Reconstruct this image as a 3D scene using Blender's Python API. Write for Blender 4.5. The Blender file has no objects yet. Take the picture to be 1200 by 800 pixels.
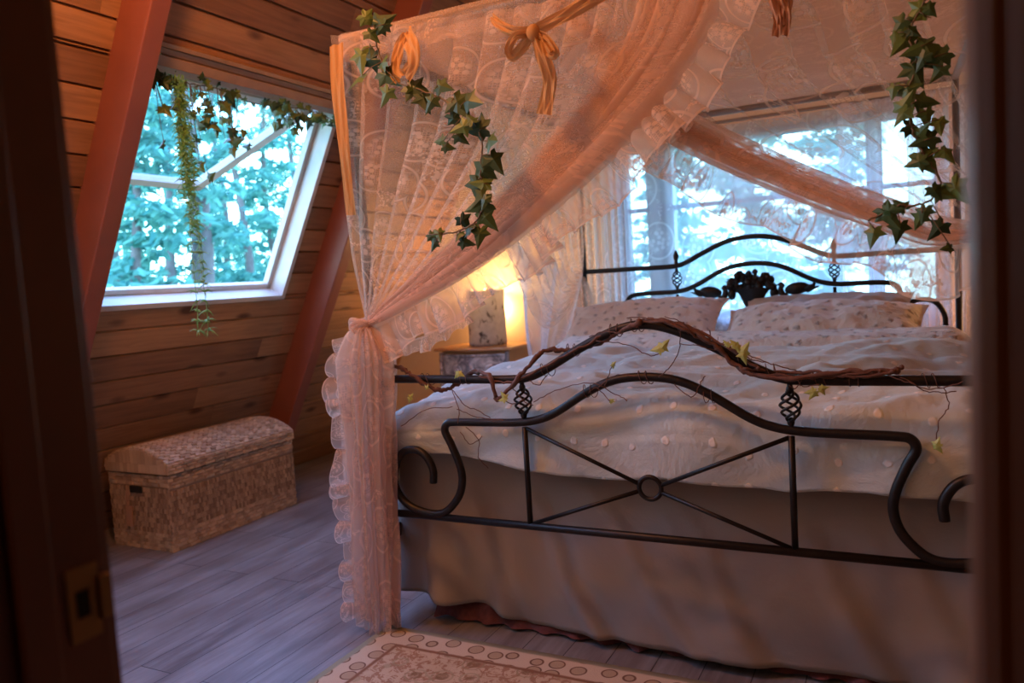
import bpy, bmesh, math, random
from mathutils import Vector, Matrix, noise as mn

# ------------------------------------------------------------ camera, light, exposure
S = bpy.context.scene
COL = S.collection
PI = math.pi
F_PX = 914.0
H = 1.25


def _d(u, v):
    return Vector((u - 600, 400 - v, -F_PX))


_Y = _d(1065, 301).normalized()
_X = -_d(-1190, 439).normalized()
_X = (_X - _Y * _X.dot(_Y)).normalized()
_Z = _X.cross(_Y)
ROT = Matrix((_X, _Y, _Z))
CAM = Vector((0, 0, H))


def at(u, v, **k):
    """point of the photograph's ray (u, v) on the world plane x=, y= or z="""
    a, val = list(k.items())[0]
    i = 'xyz'.index(a)
    r = ROT @ _d(u, v)
    return CAM + r * ((val - CAM[i]) / r[i])


cd = bpy.data.cameras.new('camera')
cam = bpy.data.objects.new('camera', cd)
COL.objects.link(cam)
cd.sensor_width = 36
cd.lens = F_PX / 1200 * 36
cd.clip_start = 0.03
cam.matrix_world = Matrix.Translation(CAM) @ ROT.to_4x4()
cd.dof.use_dof = True
cd.dof.focus_distance = 2.4
cd.dof.aperture_fstop = 2.6
S.camera = cam

S.view_settings.view_transform = 'Standard'
S.view_settings.look = 'None'
S.view_settings.gamma = 1
S.view_settings.use_curve_mapping = False
S.view_settings.exposure = 0.0
S.cycles.transparent_max_bounces = 40
S.cycles.max_bounces = 8
S.cycles.diffuse_bounces = 4
S.cycles.use_denoising = True
S.cycles.sample_clamp_indirect = 6
S.cycles.caustics_reflective = False
S.cycles.caustics_refractive = False

WORLD_STRENGTH = 12.5
w = bpy.data.worlds.new('sky')
S.world = w
w.use_nodes = True
nt = w.node_tree
bg = nt.nodes['Background']
tc = nt.nodes.new('ShaderNodeTexCoord')
sp = nt.nodes.new('ShaderNodeSeparateXYZ')
cr = nt.nodes.new('ShaderNodeValToRGB')
nt.links.new(tc.outputs['Generated'], sp.inputs[0])
nt.links.new(sp.outputs['Z'], cr.inputs[0])
cr.color_ramp.elements[0].position = 0.0
cr.color_ramp.elements[0].color = (0.40, 0.80, 0.90, 1)
cr.color_ramp.elements[1].position = 0.55
cr.color_ramp.elements[1].color = (0.23, 0.43, 1.0, 1)
nt.links.new(cr.outputs[0], bg.inputs[0])
bg.inputs[1].default_value = WORLD_STRENGTH


def light(name, kind, loc, energy, color, size=0.1, target=None, **kw):
    l = bpy.data.lights.new(name, kind)
    l.energy = energy
    l.color = color
    if kind == 'AREA':
        l.size = size
    elif kind != 'SUN':
        l.shadow_soft_size = size
    for k, v in kw.items():
        setattr(l, k, v)
    o = bpy.data.objects.new(name, l)
    COL.objects.link(o)
    o.location = loc
    if target is not None:
        o.rotation_euler = (Vector(target) - Vector(loc)).to_track_quat('-Z', 'Y').to_euler()
    return o


WARM = (1.0, 0.40, 0.13)
# the room's ceiling lamp, above and left of the doorway
light('ceiling_lamp_light', 'POINT', (-1.75, 1.45, 2.85), 76, WARM, 0.12)
light('jamb_fill_light', 'POINT', (-.95, -.5, 1.9), 8, (1.0, 0.42, 0.16), 0.1)  # unseen fill, no lamp known here; added to warm the right door jamb
# bedside lamps
light('bedside_lamp_light', 'POINT', (0.62, 4.75, 1.15), 13, (1.0, 0.50, 0.20), 0.08)

# geometry constants
TH = math.radians(27.3)
X0 = -4.063          # left slanted wall meets the floor
SL = Vector((math.sin(TH), 0, math.cos(TH)))      # up the slanted wall
NO = Vector((math.cos(TH), 0, -math.sin(TH)))     # its inward normal
XR = 2.55
YB = 5.2             # head wall
YF = 0.5             # door wall, room side
ZC = 3.35            # ceiling
WZ0, WZ1 = 1.237, 2.285
S0, S1 = WZ0 / math.cos(TH), WZ1 / math.cos(TH)


def wp(y, s, d=0.0):
    return Vector((X0, y, 0)) + SL * s + NO * d


for nm, ya, yb, se in (('skylight_portal', 2.34, 3.62, S1), ('skylight_portal_front', 0.65, 1.78, S1 + .6)):
    l = bpy.data.lights.new(nm, 'AREA')
    l.shape = 'RECTANGLE'
    l.size = yb - ya
    l.size_y = se - S0
    l.cycles.is_portal = True
    o = bpy.data.objects.new(nm, l)
    COL.objects.link(o)
    Mx = Matrix((Vector((0, -1, 0)), SL, -NO)).transposed()
    if Mx.determinant() < 0:
        Mx = Matrix((Vector((0, 1, 0)), SL, -NO)).transposed()
    o.matrix_world = Matrix.Translation(wp((ya + yb) / 2, (S0 + se) / 2, -0.2)) @ Mx.to_4x4()
l = bpy.data.lights.new('window_portal', 'AREA')
l.shape = 'RECTANGLE'
l.size, l.size_y = 1.95, 1.2
l.cycles.is_portal = True
o = bpy.data.objects.new('window_portal', l)
COL.objects.link(o)
o.location = (-0.8, YB + 0.2, 1.52)
o.rotation_euler = (-PI / 2, 0, 0)      # -Z faces into the room (-Y)

RNG = random.Random(7)

# ------------------------------------------------------------ helpers


class MB:
    def __init__(s):
        s.v = []; s.f = []; s.uv = []; s.r = []

    def face(s, idx, uv=None, r=0.5):
        s.f.append(tuple(idx)); s.uv.append(uv or [(0, 0)] * len(idx)); s.r.append(r)

    def box(s, c, sz, M=None, r=0.5):
        cx, cy, cz = c; a, b, d = sz[0] / 2, sz[1] / 2, sz[2] / 2
        n = len(s.v)
        for X, Y, Z in ((-1, -1, -1), (1, -1, -1), (1, 1, -1), (-1, 1, -1), (-1, -1, 1), (1, -1, 1), (1, 1, 1), (-1, 1, 1)):
            p = Vector((X * a, Y * b, Z * d))
            if M: p = M @ p
            s.v.append(p + Vector(c))
        for q in ((0, 3, 2, 1), (4, 5, 6, 7), (0, 1, 5, 4), (1, 2, 6, 5), (2, 3, 7, 6), (3, 0, 4, 7)):
            s.face([n + i for i in q], r=r)
        return s

    def grid(s, fn, nu, nv, su=1.0, sv=1.0, closed=False):
        """fn(i/nu, j/nv) -> point; uv in metres through su, sv"""
        n = len(s.v)
        for j in range(nv + 1):
            for i in range(nu + (0 if closed else 1)):
                s.v.append(Vector(fn(i / nu, j / nv)))
        W = nu if closed else nu + 1
        for j in range(nv):
            for i in range(nu):
                a = n + j * W + i
                b = n + j * W + (i + 1) % W
                s.face([a, b, b + W, a + W], [(i / nu * su, j / nv * sv), ((i + 1) / nu * su, j / nv * sv), ((i + 1) / nu * su, (j + 1) / nv * sv), (i / nu * su, (j + 1) / nv * sv)])
        return s

    def tube(s, pts, r, seg=10, caps=True, flat=None):
        pts = [Vector(p) for p in pts]
        n = len(s.v); N = len(pts)
        T = []
        for i in range(N):
            T.append((pts[min(i + 1, N - 1)] - pts[max(i - 1, 0)]).normalized())
        up = Vector((0, 0, 1)) if abs(T[0].z) < .9 else Vector((0, 1, 0))
        nrm = (up - T[0] * up.dot(T[0])).normalized()
        acc = 0
        for i in range(N):
            nrm = (nrm - T[i] * nrm.dot(T[i]))
            nrm = nrm.normalized() if nrm.length > 1e-6 else T[i].orthogonal().normalized()
            b = T[i].cross(nrm)
            rr = r(i / max(1, N - 1)) if callable(r) else r
            for k in range(seg):
                a = 2 * PI * k / seg
                fy = flat if flat else 1
                s.v.append(pts[i] + nrm * math.cos(a) * rr + b * math.sin(a) * rr * fy)
        L = 0
        for i in range(N - 1):
            dl = (pts[i + 1] - pts[i]).length
            for k in range(seg):
                k2 = (k + 1) % seg
                s.face([n + i * seg + k, n + i * seg + k2, n + (i + 1) * seg + k2, n + (i + 1) * seg + k],
                       [(L, k / seg), (L, (k + 1) / seg), (L + dl, (k + 1) / seg), (L + dl, k / seg)])
            L += dl
        if caps:
            s.face([n + k for k in range(seg)][::-1])
            s.face([n + (N - 1) * seg + k for k in range(seg)])
        return s

    def lathe(s, c, prof, seg=24, sx=1, sy=1):
        n = len(s.v); c = Vector(c)
        for r, z in prof:
            for k in range(seg):
                a = 2 * PI * k / seg
                s.v.append(c + Vector((r * sx * math.cos(a), r * sy * math.sin(a), z)))
        for i in range(len(prof) - 1):
            for k in range(seg):
                k2 = (k + 1) % seg
                s.face([n + i * seg + k, n + i * seg + k2, n + (i + 1) * seg + k2, n + (i + 1) * seg + k],
                       [(k / seg, prof[i][1]), ((k + 1) / seg, prof[i][1]), ((k + 1) / seg, prof[i + 1][1]), (k / seg, prof[i + 1][1])])
        s.face([n + k for k in range(seg)][::-1])
        s.face([n + (len(prof) - 1) * seg + k for k in range(seg)])
        return s

    def ball(s, c, r, seg=10, ring=6, M=None):
        """r: (rx, ry, rz)"""
        n = len(s.v); c = Vector(c)
        for j in range(ring + 1):
            t = PI * j / ring
            for k in range(seg):
                a = 2 * PI * k / seg
                p = Vector((r[0] * math.sin(t) * math.cos(a), r[1] * math.sin(t) * math.sin(a), r[2] * math.cos(t)))
                s.v.append(c + (M @ p if M else p))
        for j in range(ring):
            for k in range(seg):
                k2 = (k + 1) % seg
                s.face([n + j * seg + k, n + (j + 1) * seg + k, n + (j + 1) * seg + k2, n + j * seg + k2])
        return s

    def build(s, name, mat, parent=None, smooth=True, bevel=0, solid=0, sub=0):
        me = bpy.data.meshes.new(name)
        off = Vector((0, 0, 0))
        if parent is not None:
            off = parent.matrix_world.translation if parent.parent is None else ORIG.get(parent.name, Vector((0, 0, 0)))
        me.from_pydata([tuple(Vector(p) - off) for p in s.v], [], s.f)
        ul = me.uv_layers.new(name='uv')
        flat = [c for f in s.uv for p in f for c in p]
        ul.data.foreach_set('uv', flat)
        at_ = me.attributes.new('rnd', 'FLOAT', 'FACE')
        at_.data.foreach_set('value', s.r)
        me.polygons.foreach_set('use_smooth', [smooth] * len(me.polygons))
        me.validate()
        me.update()
        me.materials.append(mat)
        o = bpy.data.objects.new(name, me)
        COL.objects.link(o)
        if parent is not None:
            o.parent = parent
            ORIG[o.name] = off
        if bevel:
            m = o.modifiers.new('bevel', 'BEVEL'); m.width = bevel; m.segments = 2; m.limit_method = 'ANGLE'
        if sub:
            m = o.modifiers.new('sub', 'SUBSURF'); m.levels = sub; m.render_levels = sub
        if solid:
            m = o.modifiers.new('solid', 'SOLIDIFY'); m.thickness = solid
        return o


ORIG = {}


def thing(name, label, cat, loc=(0, 0, 0), group=None):
    o = bpy.data.objects.new(name, None)
    COL.objects.link(o)
    o.location = loc
    o.matrix_world = Matrix.Translation(Vector(loc))
    o['label'] = label; o['category'] = cat
    if group: o['group'] = group
    return o


def tag(o, label, cat, group=None, kind=None):
    o['label'] = label; o['category'] = cat
    if group: o['group'] = group
    if kind: o['kind'] = kind
    return o


def struct(o, label=None):
    o['kind'] = 'structure'
    if label: o['label'] = label
    return o


def smooth_path(pts, n=8):
    """Catmull-Rom through pts"""
    P = [Vector(p) for p in pts]
    P = [P[0] * 2 - P[1]] + P + [P[-1] * 2 - P[-2]]
    out = []
    for i in range(1, len(P) - 2):
        for k in range(n):
            t = k / n
            a, b, c, d = P[i - 1], P[i], P[i + 1], P[i + 2]
            out.append(0.5 * ((2 * b) + (c - a) * t + (2 * a - 5 * b + 4 * c - d) * t * t + (3 * b - a - 3 * c + d) * t ** 3))
    out.append(P[-2])
    return out


def resample(pts, n):
    P = smooth_path(pts, 12)
    L = [0]
    for i in range(1, len(P)): L.append(L[-1] + (P[i] - P[i - 1]).length)
    out = []; j = 0
    for k in range(n + 1):
        t = L[-1] * k / n
        while j < len(L) - 2 and L[j + 1] < t: j += 1
        q = (t - L[j]) / max(1e-9, L[j + 1] - L[j])
        out.append(P[j].lerp(P[j + 1], min(1, q)))
    return out


def fn_of(pts, n=60):
    R = resample(pts, n)

    def f(t):
        t = min(max(t, 0), 1) * n
        i = min(int(t), n - 1)
        return R[i].lerp(R[i + 1], t - i)
    return f


# ------------------------------------------------------------ materials


class NM:
    def __init__(s, name):
        s.m = bpy.data.materials.new(name); s.m.use_nodes = True
        s.t = s.m.node_tree; s.b = s.t.nodes['Principled BSDF']; s.out = s.t.nodes['Material Output']

    def n(s, kind, **k):
        x = s.t.nodes.new(kind)
        for a, b in k.items():
            if a.startswith('_'): x.inputs[a[1:].replace('_', ' ')].default_value = b
            else: setattr(x, a, b)
        return x

    def l(s, a, b): s.t.links.new(a, b); return s

    def math(s, op, a, b=None, c=None, clamp=False):
        x = s.n('ShaderNodeMath', operation=op); x.use_clamp = clamp
        for i, q in enumerate((a, b, c)):
            if q is None: continue
            if isinstance(q, (int, float)): x.inputs[i].default_value = q
            else: s.l(q, x.inputs[i])
        return x.outputs[0]

    def mix(s, f, a, b):
        x = s.n('ShaderNodeMix', data_type='RGBA')
        for inp, q in ((x.inputs[0], f), (x.inputs[6], a), (x.inputs[7], b)):
            if isinstance(q, (int, float)): inp.default_value = q
            elif isinstance(q, tuple): inp.default_value = (*q, 1) if len(q) == 3 else q
            else: s.l(q, inp)
        return x.outputs[2]

    def ramp(s, f, stops, interp='LINEAR'):
        x = s.n('ShaderNodeValToRGB'); e = x.color_ramp; e.interpolation = interp
        while len(e.elements) < len(stops): e.elements.new(0.5)
        for el, (p, c) in zip(e.elements, stops):
            el.position = p
            el.color = (c, c, c, 1) if isinstance(c, (int, float)) else (*c, 1)
        s.l(f, x.inputs[0]); return x.outputs[0]

    def coord(s, kind='Object', scale=(1, 1, 1), rot=(0, 0, 0), loc=(0, 0, 0)):
        c = s.n('ShaderNodeTexCoord'); m = s.n('ShaderNodeMapping')
        m.inputs['Scale'].default_value = scale; m.inputs['Rotation'].default_value = rot; m.inputs['Location'].default_value = loc
        s.l(c.outputs[kind], m.inputs[0]); return m.outputs[0]

    def noise(s, v, scale=5, detail=4, rough=.5, dist=0):
        x = s.n('ShaderNodeTexNoise'); x.inputs['Scale'].default_value = scale; x.inputs['Detail'].default_value = detail
        x.inputs['Roughness'].default_value = rough; x.inputs['Distortion'].default_value = dist
        if v is not None: s.l(v, x.inputs['Vector'])
        return x.outputs['Fac']

    def vor(s, v, scale=5, feature='F1', rand=1.0, out='Distance', dim='3D'):
        x = s.n('ShaderNodeTexVoronoi', feature=feature, voronoi_dimensions=dim); x.inputs['Scale'].default_value = scale; x.inputs['Randomness'].default_value = rand
        if v is not None: s.l(v, x.inputs['Vector'])
        return x.outputs[out]

    def bump(s, h, strength=.3, dist=.01):
        x = s.n('ShaderNodeBump'); x.inputs['Strength'].default_value = strength; x.inputs['Distance'].default_value = dist
        s.l(h, x.inputs['Height']); s.l(x.outputs[0], s.b.inputs['Normal']); return x.outputs[0]

    def set(s, color=None, rough=None, metal=None, spec=None):
        if color is not None:
            if isinstance(color, tuple): s.b.inputs['Base Color'].default_value = (*color, 1)
            else: s.l(color, s.b.inputs['Base Color'])
        if rough is not None:
            if isinstance(rough, (int, float)): s.b.inputs['Roughness'].default_value = rough
            else: s.l(rough, s.b.inputs['Roughness'])
        if metal is not None: s.b.inputs['Metallic'].default_value = metal
        if spec is not None: s.b.inputs['Specular IOR Level'].default_value = spec
        return s


def plank_mat(name, c_lo, c_hi, knot=(0.06, 0.02, 0.01)):
    m = NM(name)
    uv = m.coord('UV')
    a = m.n('ShaderNodeAttribute', attribute_name='rnd')
    off = m.n('ShaderNodeVectorMath', operation='SCALE'); off.inputs[0].default_value = (17.3, 5.1, 9.7); m.l(a.outputs['Fac'], off.inputs['Scale'])
    ad = m.n('ShaderNodeVectorMath', operation='ADD'); m.l(uv, ad.inputs[0]); m.l(off.outputs[0], ad.inputs[1])
    v = ad.outputs[0]
    st = m.n('ShaderNodeMapping'); st.inputs['Scale'].default_value = (1.6, 26, 1); m.l(v, st.inputs[0])
    g = m.noise(st.outputs[0], 1.6, 6, .6, .7)
    st2 = m.n('ShaderNodeMapping'); st2.inputs['Scale'].default_value = (3.0, 7.5, 1); m.l(v, st2.inputs[0])
    k = m.vor(st2.outputs[0], 1.0)
    kn = m.ramp(k, [(0.12, 1.0), (0.24, 0.0)])
    st3 = m.n('ShaderNodeMapping'); st3.inputs['Scale'].default_value = (2.2, 5, 1); m.l(v, st3.inputs[0])
    big = m.noise(st3.outputs[0], 1.3, 3)
    t = m.math('ADD', m.math('MULTIPLY', a.outputs['Fac'], .65), m.math('MULTIPLY', big, .35))
    base = m.mix(t, c_lo, c_hi)
    gf = m.ramp(g, [(0.32, 0.45), (0.6, 1.0)])
    mul = m.n('ShaderNodeMix', data_type='RGBA', blend_type='MULTIPLY'); mul.inputs[0].default_value = .55
    m.l(base, mul.inputs[6]); m.l(gf, mul.inputs[7])
    col = m.mix(m.math('MULTIPLY', kn, .85), mul.outputs[2], knot)
    m.set(col, .55, spec=.3); m.bump(g, .15, .003)
    return m.m


M = {}
M['pine'] = plank_mat('pine boards', (0.19, 0.085, 0.042), (0.54, 0.27, 0.12))


def simple(name, color, rough=.5, metal=0, nscale=None, namt=.25, bump=0, spec=.5, coord='Object'):
    m = NM(name)
    if nscale:
        f = m.noise(m.coord(coord), nscale, 5)
        dark = tuple(c * (1 - namt) for c in color); lite = tuple(min(1, c * (1 + namt)) for c in color)
        m.set(m.mix(f, dark, lite), rough, metal, spec)
        if bump: m.bump(f, bump, .004)
    else:
        m.set(color, rough, metal, spec)
    return m.m


M['rafter'] = simple('red brown painted beam', (0.27, 0.078, 0.042), .5, nscale=9, namt=.15)
M['white_wood'] = simple('pale window wood', (0.62, 0.55, 0.47), .45, nscale=14, namt=.12)
M['header_wood'] = simple('window header wood', (0.38, 0.22, 0.12), .5, nscale=12, namt=.3)
M['cream_wall'] = simple('cream plaster', (0.78, 0.66, 0.48), .8, nscale=30, namt=.04, bump=.1)
M['dark_frame'] = simple('grey window frame', (0.30, 0.34, 0.38), .5)
M['iron'] = simple('dark bronze iron', (0.024, 0.019, 0.017), .42, .6, nscale=60, namt=.35, bump=.2)
M['iron_rail'] = simple('canopy rail metal', (0.16, 0.13, 0.11), .45, .3, nscale=40, namt=.2)
M['jamb'] = simple('dark stained door jamb', (0.15, 0.062, 0.030), .4, nscale=6, namt=.3)
M['brass'] = simple('aged brass', (0.34, 0.20, 0.08), .35, 1.0)
M['twig'] = simple('twisted grapevine bark', (0.13, 0.055, 0.035), .8, nscale=80, namt=.5, bump=.6)
M['bark'] = simple('tree bark', (0.12, 0.10, 0.09), .9, nscale=14, namt=.5, bump=.6)
M['dirt'] = simple('forest ground', (0.05, 0.07, 0.035), .9, nscale=3, namt=.5)
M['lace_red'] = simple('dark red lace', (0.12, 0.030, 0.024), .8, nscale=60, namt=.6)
M['gold_ribbon'] = None
M['tag'] = simple('brown leather tag', (0.42, 0.22, 0.12), .6)
M['hole_shade'] = simple('hole shade black', (0.01, 0.008, 0.006), .9)  # near-black colour standing in for the shade inside holes

# floor
m = NM('weathered plank floor')
v = m.coord('Object', rot=(0, 0, PI / 2))
br = m.n('ShaderNodeTexBrick'); m.l(v, br.inputs['Vector'])
br.offset = .37; br.inputs['Scale'].default_value = 1
br.inputs['Brick Width'].default_value = 1.25; br.inputs['Row Height'].default_value = .15
br.inputs['Mortar Size'].default_value = .0018; br.inputs['Mortar Smooth'].default_value = .2
br.inputs['Color1'].default_value = (0.0, 0, 0, 1); br.inputs['Color2'].default_value = (1, 1, 1, 1); br.inputs['Mortar'].default_value = (.5, .5, .5, 1)
g = m.noise(m.coord('Object', (14, 1.3, 1)), 2.0, 7, .65, .6)
g2 = m.noise(m.coord('Object', (3, 1, 1)), 2.5, 4)
base = m.mix(br.outputs['Color'], (0.105, 0.090, 0.085), (0.205, 0.185, 0.175))
col = m.mix(m.ramp(g, [(.35, 0.0), (.7, 1.0)]), base, (0.28, 0.265, 0.26))
col = m.mix(m.math('MULTIPLY', m.ramp(g2, [(.35, 1.0), (.6, 0.0)]), .45), col, (0.085, 0.045, 0.03))
col = m.mix(br.outputs['Fac'], col, (0.02, 0.012, 0.008))
m.set(col, m.ramp(g, [(.2, .30), (.8, .48)]), spec=.5)
m.bump(m.math('SUBTRACT', m.math('MULTIPLY', g, .3), br.outputs['Fac']), .25, .003)
M['floor'] = m.m


def sheer_mat(name, color, lo, hi, lace_amt=.6, scale=1.0, trans=.55, edge=None):
    """woven net: mixes transparency with a cloth that is both diffuse and translucent; lace where the pattern says"""
    m = NM(name); m.t.nodes.remove(m.b)
    uv = m.coord('UV')
    big = m.vor(uv, 4.2 * scale, dim='2D')
    mask = m.ramp(big, [(.20, 1.0), (.32, 0.0)])
    arc = m.ramp(m.math('ABSOLUTE', m.math('SUBTRACT', big, .40)), [(.012, 1.0), (.03, 0.0)])
    net = m.ramp(m.vor(uv, 95 * scale, 'DISTANCE_TO_EDGE', .2, dim='2D'), [(.06, 1.0), (.12, 0.0)])
    fl = m.ramp(m.vor(uv, 34 * scale, dim='2D'), [(.30, 1.0), (.42, 0.0)])
    reg = m.ramp(m.noise(uv, 2.6 * scale, 2), [(.50, 0.0), (.58, 1.0)])
    vine = m.math('MULTIPLY', reg, m.ramp(m.math('ABSOLUTE', m.math('SUBTRACT', m.noise(uv, 7 * scale, 1), .5)), [(.003, 1.0), (.010, 0.0)]))
    leafs = m.ramp(m.vor(uv, 60 * scale, dim='2D'), [(.25, 1.0), (.38, 0.0)])
    vmask = m.math('MULTIPLY', reg, m.ramp(m.math('ABSOLUTE', m.math('SUBTRACT', m.noise(uv, 7 * scale, 1), .5)), [(.03, 1.0), (.06, 0.0)]))
    pat = m.math('MAXIMUM', m.math('MULTIPLY', mask, m.math('MAXIMUM', m.math('MULTIPLY', net, .75), fl)), m.math('MAXIMUM', m.math('MULTIPLY', arc, .8), m.math('MAXIMUM', vine, m.math('MULTIPLY', vmask, leafs))))
    fine = m.noise(uv, 240, 2)
    op = m.math('ADD', lo, m.math('MULTIPLY', pat, (hi - lo) * lace_amt))
    op = m.math('ADD', op, m.math('MULTIPLY', m.math('SUBTRACT', fine, .5), .10))
    if edge:
        s2 = m.n('ShaderNodeSeparateXYZ'); m.l(uv, s2.inputs[0])
        e1 = m.ramp(s2.outputs['Y'], [(0.0, 1.0), (edge * .10, 1.0), (edge * .22, 0.0), (edge * .92, 0.0), (edge * .96, 1.0)])
        op = m.math('MAXIMUM', op, m.math('MULTIPLY', e1, .8))
    op = m.math('MINIMUM', m.math('MAXIMUM', op, 0.02), .98)
    d = m.n('ShaderNodeBsdfDiffuse'); t = m.n('ShaderNodeBsdfTranslucent')
    d.inputs[0].default_value = (*color, 1); t.inputs[0].default_value = (*color, 1)
    mx = m.n('ShaderNodeMixShader'); mx.inputs[0].default_value = trans
    m.l(d.outputs[0], mx.inputs[1]); m.l(t.outputs[0], mx.inputs[2])
    tr = m.n('ShaderNodeBsdfTransparent')
    m2 = m.n('ShaderNodeMixShader'); m.l(op, m2.inputs[0]); m.l(tr.outputs[0], m2.inputs[1]); m.l(mx.outputs[0], m2.inputs[2])
    m.l(m2.outputs[0], m.out.inputs[0])
    return m.m


PEACH = (0.88, 0.65, 0.51)
M['sheer'] = sheer_mat('peach lace sheer', PEACH, .33, .85, .75)
M['band'] = sheer_mat('gathered peach lace', PEACH, .55, .92, .7)
M['sheer_roof'] = sheer_mat('canopy roof sheer', (0.80, 0.66, 0.60), .62, .9, .5)
M['sheer_tail'] = sheer_mat('gathered lace sheer', PEACH, .48, .85, .8)
M['ruffle'] = sheer_mat('lace ruffle', PEACH, .46, .95, .85, 1.5, .5, edge=.13)
M['sheer_white'] = sheer_mat('white window sheer', (0.82, 0.78, 0.80), .60, .9, .6, trans=.75)
M['lace_panel'] = sheer_mat('white lace window panel', (0.86, 0.86, 0.88), .34, .75, .6, .8, trans=.75)
M['gold_ribbon'] = sheer_mat('golden muslin ribbon', (0.66, 0.37, 0.16), .93, .97, .2, trans=.35)


def cloth(name, color, motif=None, mscale=14, rough=.85, wr=.25, mlo=.10, mhi=.17, grid=False):
    m = NM(name)
    uv = m.coord('UV')
    c = color
    f = m.math('ADD', m.noise(uv, 3.5, 6, .65, .6), m.math('MULTIPLY', m.noise(uv, 11, 4, .6, 1.2), .35))
    if motif:
        vd = m.vor(uv, mscale, rand=.35 if grid else .8, dim='2D')
        ang = m.noise(uv, mscale * 6, 2)
        d = m.math('ADD', vd, m.math('MULTIPLY', m.math('SUBTRACT', ang, .5), .12 if grid else .45))
        msk = m.ramp(d, [(mlo, 1.0), (mhi, 0.0)])
        c = m.mix(msk, color, motif)
        h = m.math('ADD', m.math('MULTIPLY', f, 1.0), m.math('MULTIPLY', msk, .25))
    else:
        h = f
    m.set(c, rough, spec=.2); m.bump(h, wr, .05)
    m.b.inputs['Sheen Weight'].default_value = .15
    return m.m


M['duvet'] = cloth('white duvet with raised blossoms', (0.56, 0.61, 0.59), (0.84, 0.80, 0.74), 9, grid=True, mlo=.07, mhi=.11, wr=.35)
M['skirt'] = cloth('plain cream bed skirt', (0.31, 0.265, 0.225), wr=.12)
M['pillow'] = cloth('cream pillowcase with grey sprigs', (0.74, 0.67, 0.60), (0.46, 0.42, 0.39), 13, mlo=.06, mhi=.20, wr=.7)
M['pillow_plain'] = cloth('plain taupe pillowcase', (0.50, 0.41, 0.34))
M['sheet'] = cloth('white sheet', (0.75, 0.75, 0.73))

# ivy leaves
m = NM('ivy leaf green')
a = m.n('ShaderNodeAttribute', attribute_name='rnd')
col = m.mix(a.outputs['Fac'], (0.014, 0.042, 0.016), (0.11, 0.17, 0.035))
m.set(col, .45, spec=.4)
M['ivy'] = m.m
M['vine_stem'] = simple('ivy stem brown', (0.14, 0.09, 0.04), .6)
M['fern'] = simple('pale trailing greenery', (0.22, 0.46, 0.13), .6, nscale=20, namt=.4)
M['bud'] = simple('yellow green bud leaf', (0.42, 0.46, 0.12), .5)

m = NM('conifer needles')
a = m.n('ShaderNodeAttribute', attribute_name='rnd')
col = m.mix(a.outputs['Fac'], (0.05, 0.20, 0.17), (0.20, 0.48, 0.36))
m.t.nodes.remove(m.b)
d = m.n('ShaderNodeBsdfDiffuse'); t = m.n('ShaderNodeBsdfTranslucent'); mx = m.n('ShaderNodeMixShader'); mx.inputs[0].default_value = .5
m.l(col, d.inputs[0]); m.l(col, t.inputs[0]); m.l(d.outputs[0], mx.inputs[1]); m.l(t.outputs[0], mx.inputs[2]); m.l(mx.outputs[0], m.out.inputs[0])
M['needles'] = m.m

# glass
m = NM('window glass'); m.t.nodes.remove(m.b)
gl = m.n('ShaderNodeBsdfGlossy'); gl.inputs['Roughness'].default_value = .02
tr = m.n('ShaderNodeBsdfTransparent'); tr.inputs[0].default_value = (.93, .97, .98, 1)
mx = m.n('ShaderNodeMixShader'); mx.inputs[0].default_value = .07; m.l(tr.outputs[0], mx.inputs[1]); m.l(gl.outputs[0], mx.inputs[2]); m.l(mx.outputs[0], m.out.inputs[0])
M['glass'] = m.m

# wicker
m = NM('woven seagrass')
uv = m.coord('UV')
s2 = m.n('ShaderNodeSeparateXYZ'); m.l(uv, s2.inputs[0])
su = m.math('SINE', m.math('MULTIPLY', s2.outputs['X'], 2 * PI / .019))
row = m.math('FLOOR', m.math('MULTIPLY', s2.outputs['Y'], 1 / .011))
sv = m.math('SINE', m.math('ADD', m.math('MULTIPLY', s2.outputs['X'], 2 * PI / .030), m.math('MULTIPLY', row, PI)))
rv = m.math('ABSOLUTE', m.math('SINE', m.math('MULTIPLY', s2.outputs['Y'], PI / .011)))
nz = m.noise(uv, 90, 4, .6)
h = m.math('ADD', nz, .35)
a = m.n('ShaderNodeAttribute', attribute_name='rnd')
c1 = m.mix(a.outputs['Fac'], (0.14, 0.08, 0.045), (0.72, 0.50, 0.31))
c2 = m.mix(nz, (0.15, 0.085, 0.048), (0.58, 0.40, 0.24))
col = m.mix(.35, c1, c2)
col = m.mix(m.ramp(h, [(.1, .75), (.5, 0.0)]), col, (0.035, 0.018, 0.01))
m.set(col, .6, spec=.3); m.bump(h, .8, .006)
M['wicker'] = m.m

# rug
m = NM('beige floral rug pile')
v = m.coord('Object')
bgc = m.mix(m.noise(v, 12, 3), (0.45, 0.33, 0.20), (0.60, 0.47, 0.31))
fl = m.ramp(m.noise(v, 26, 3, .7, 1.4), [(.50, 0.0), (.54, 1.0)])
fl2 = m.ramp(m.vor(v, 9), [(.20, 1.0), (.26, 0.0)])
fl3 = m.ramp(m.math('ABSOLUTE', m.math('SUBTRACT', m.vor(v, 9), .33)), [(.02, 1.0), (.04, 0.0)])
col = m.mix(m.math('MULTIPLY', fl, .75), bgc, (0.30, 0.14, 0.07))
col = m.mix(m.math('MULTIPLY', fl2, m.math('MULTIPLY', m.noise(v, 50, 2), 1.4)), col, (0.22, 0.13, 0.06))
col = m.mix(m.math('MULTIPLY', fl3, .6), col, (0.33, 0.27, 0.15))
s2 = m.n('ShaderNodeSeparateXYZ'); m.l(v, s2.inputs[0])
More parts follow.
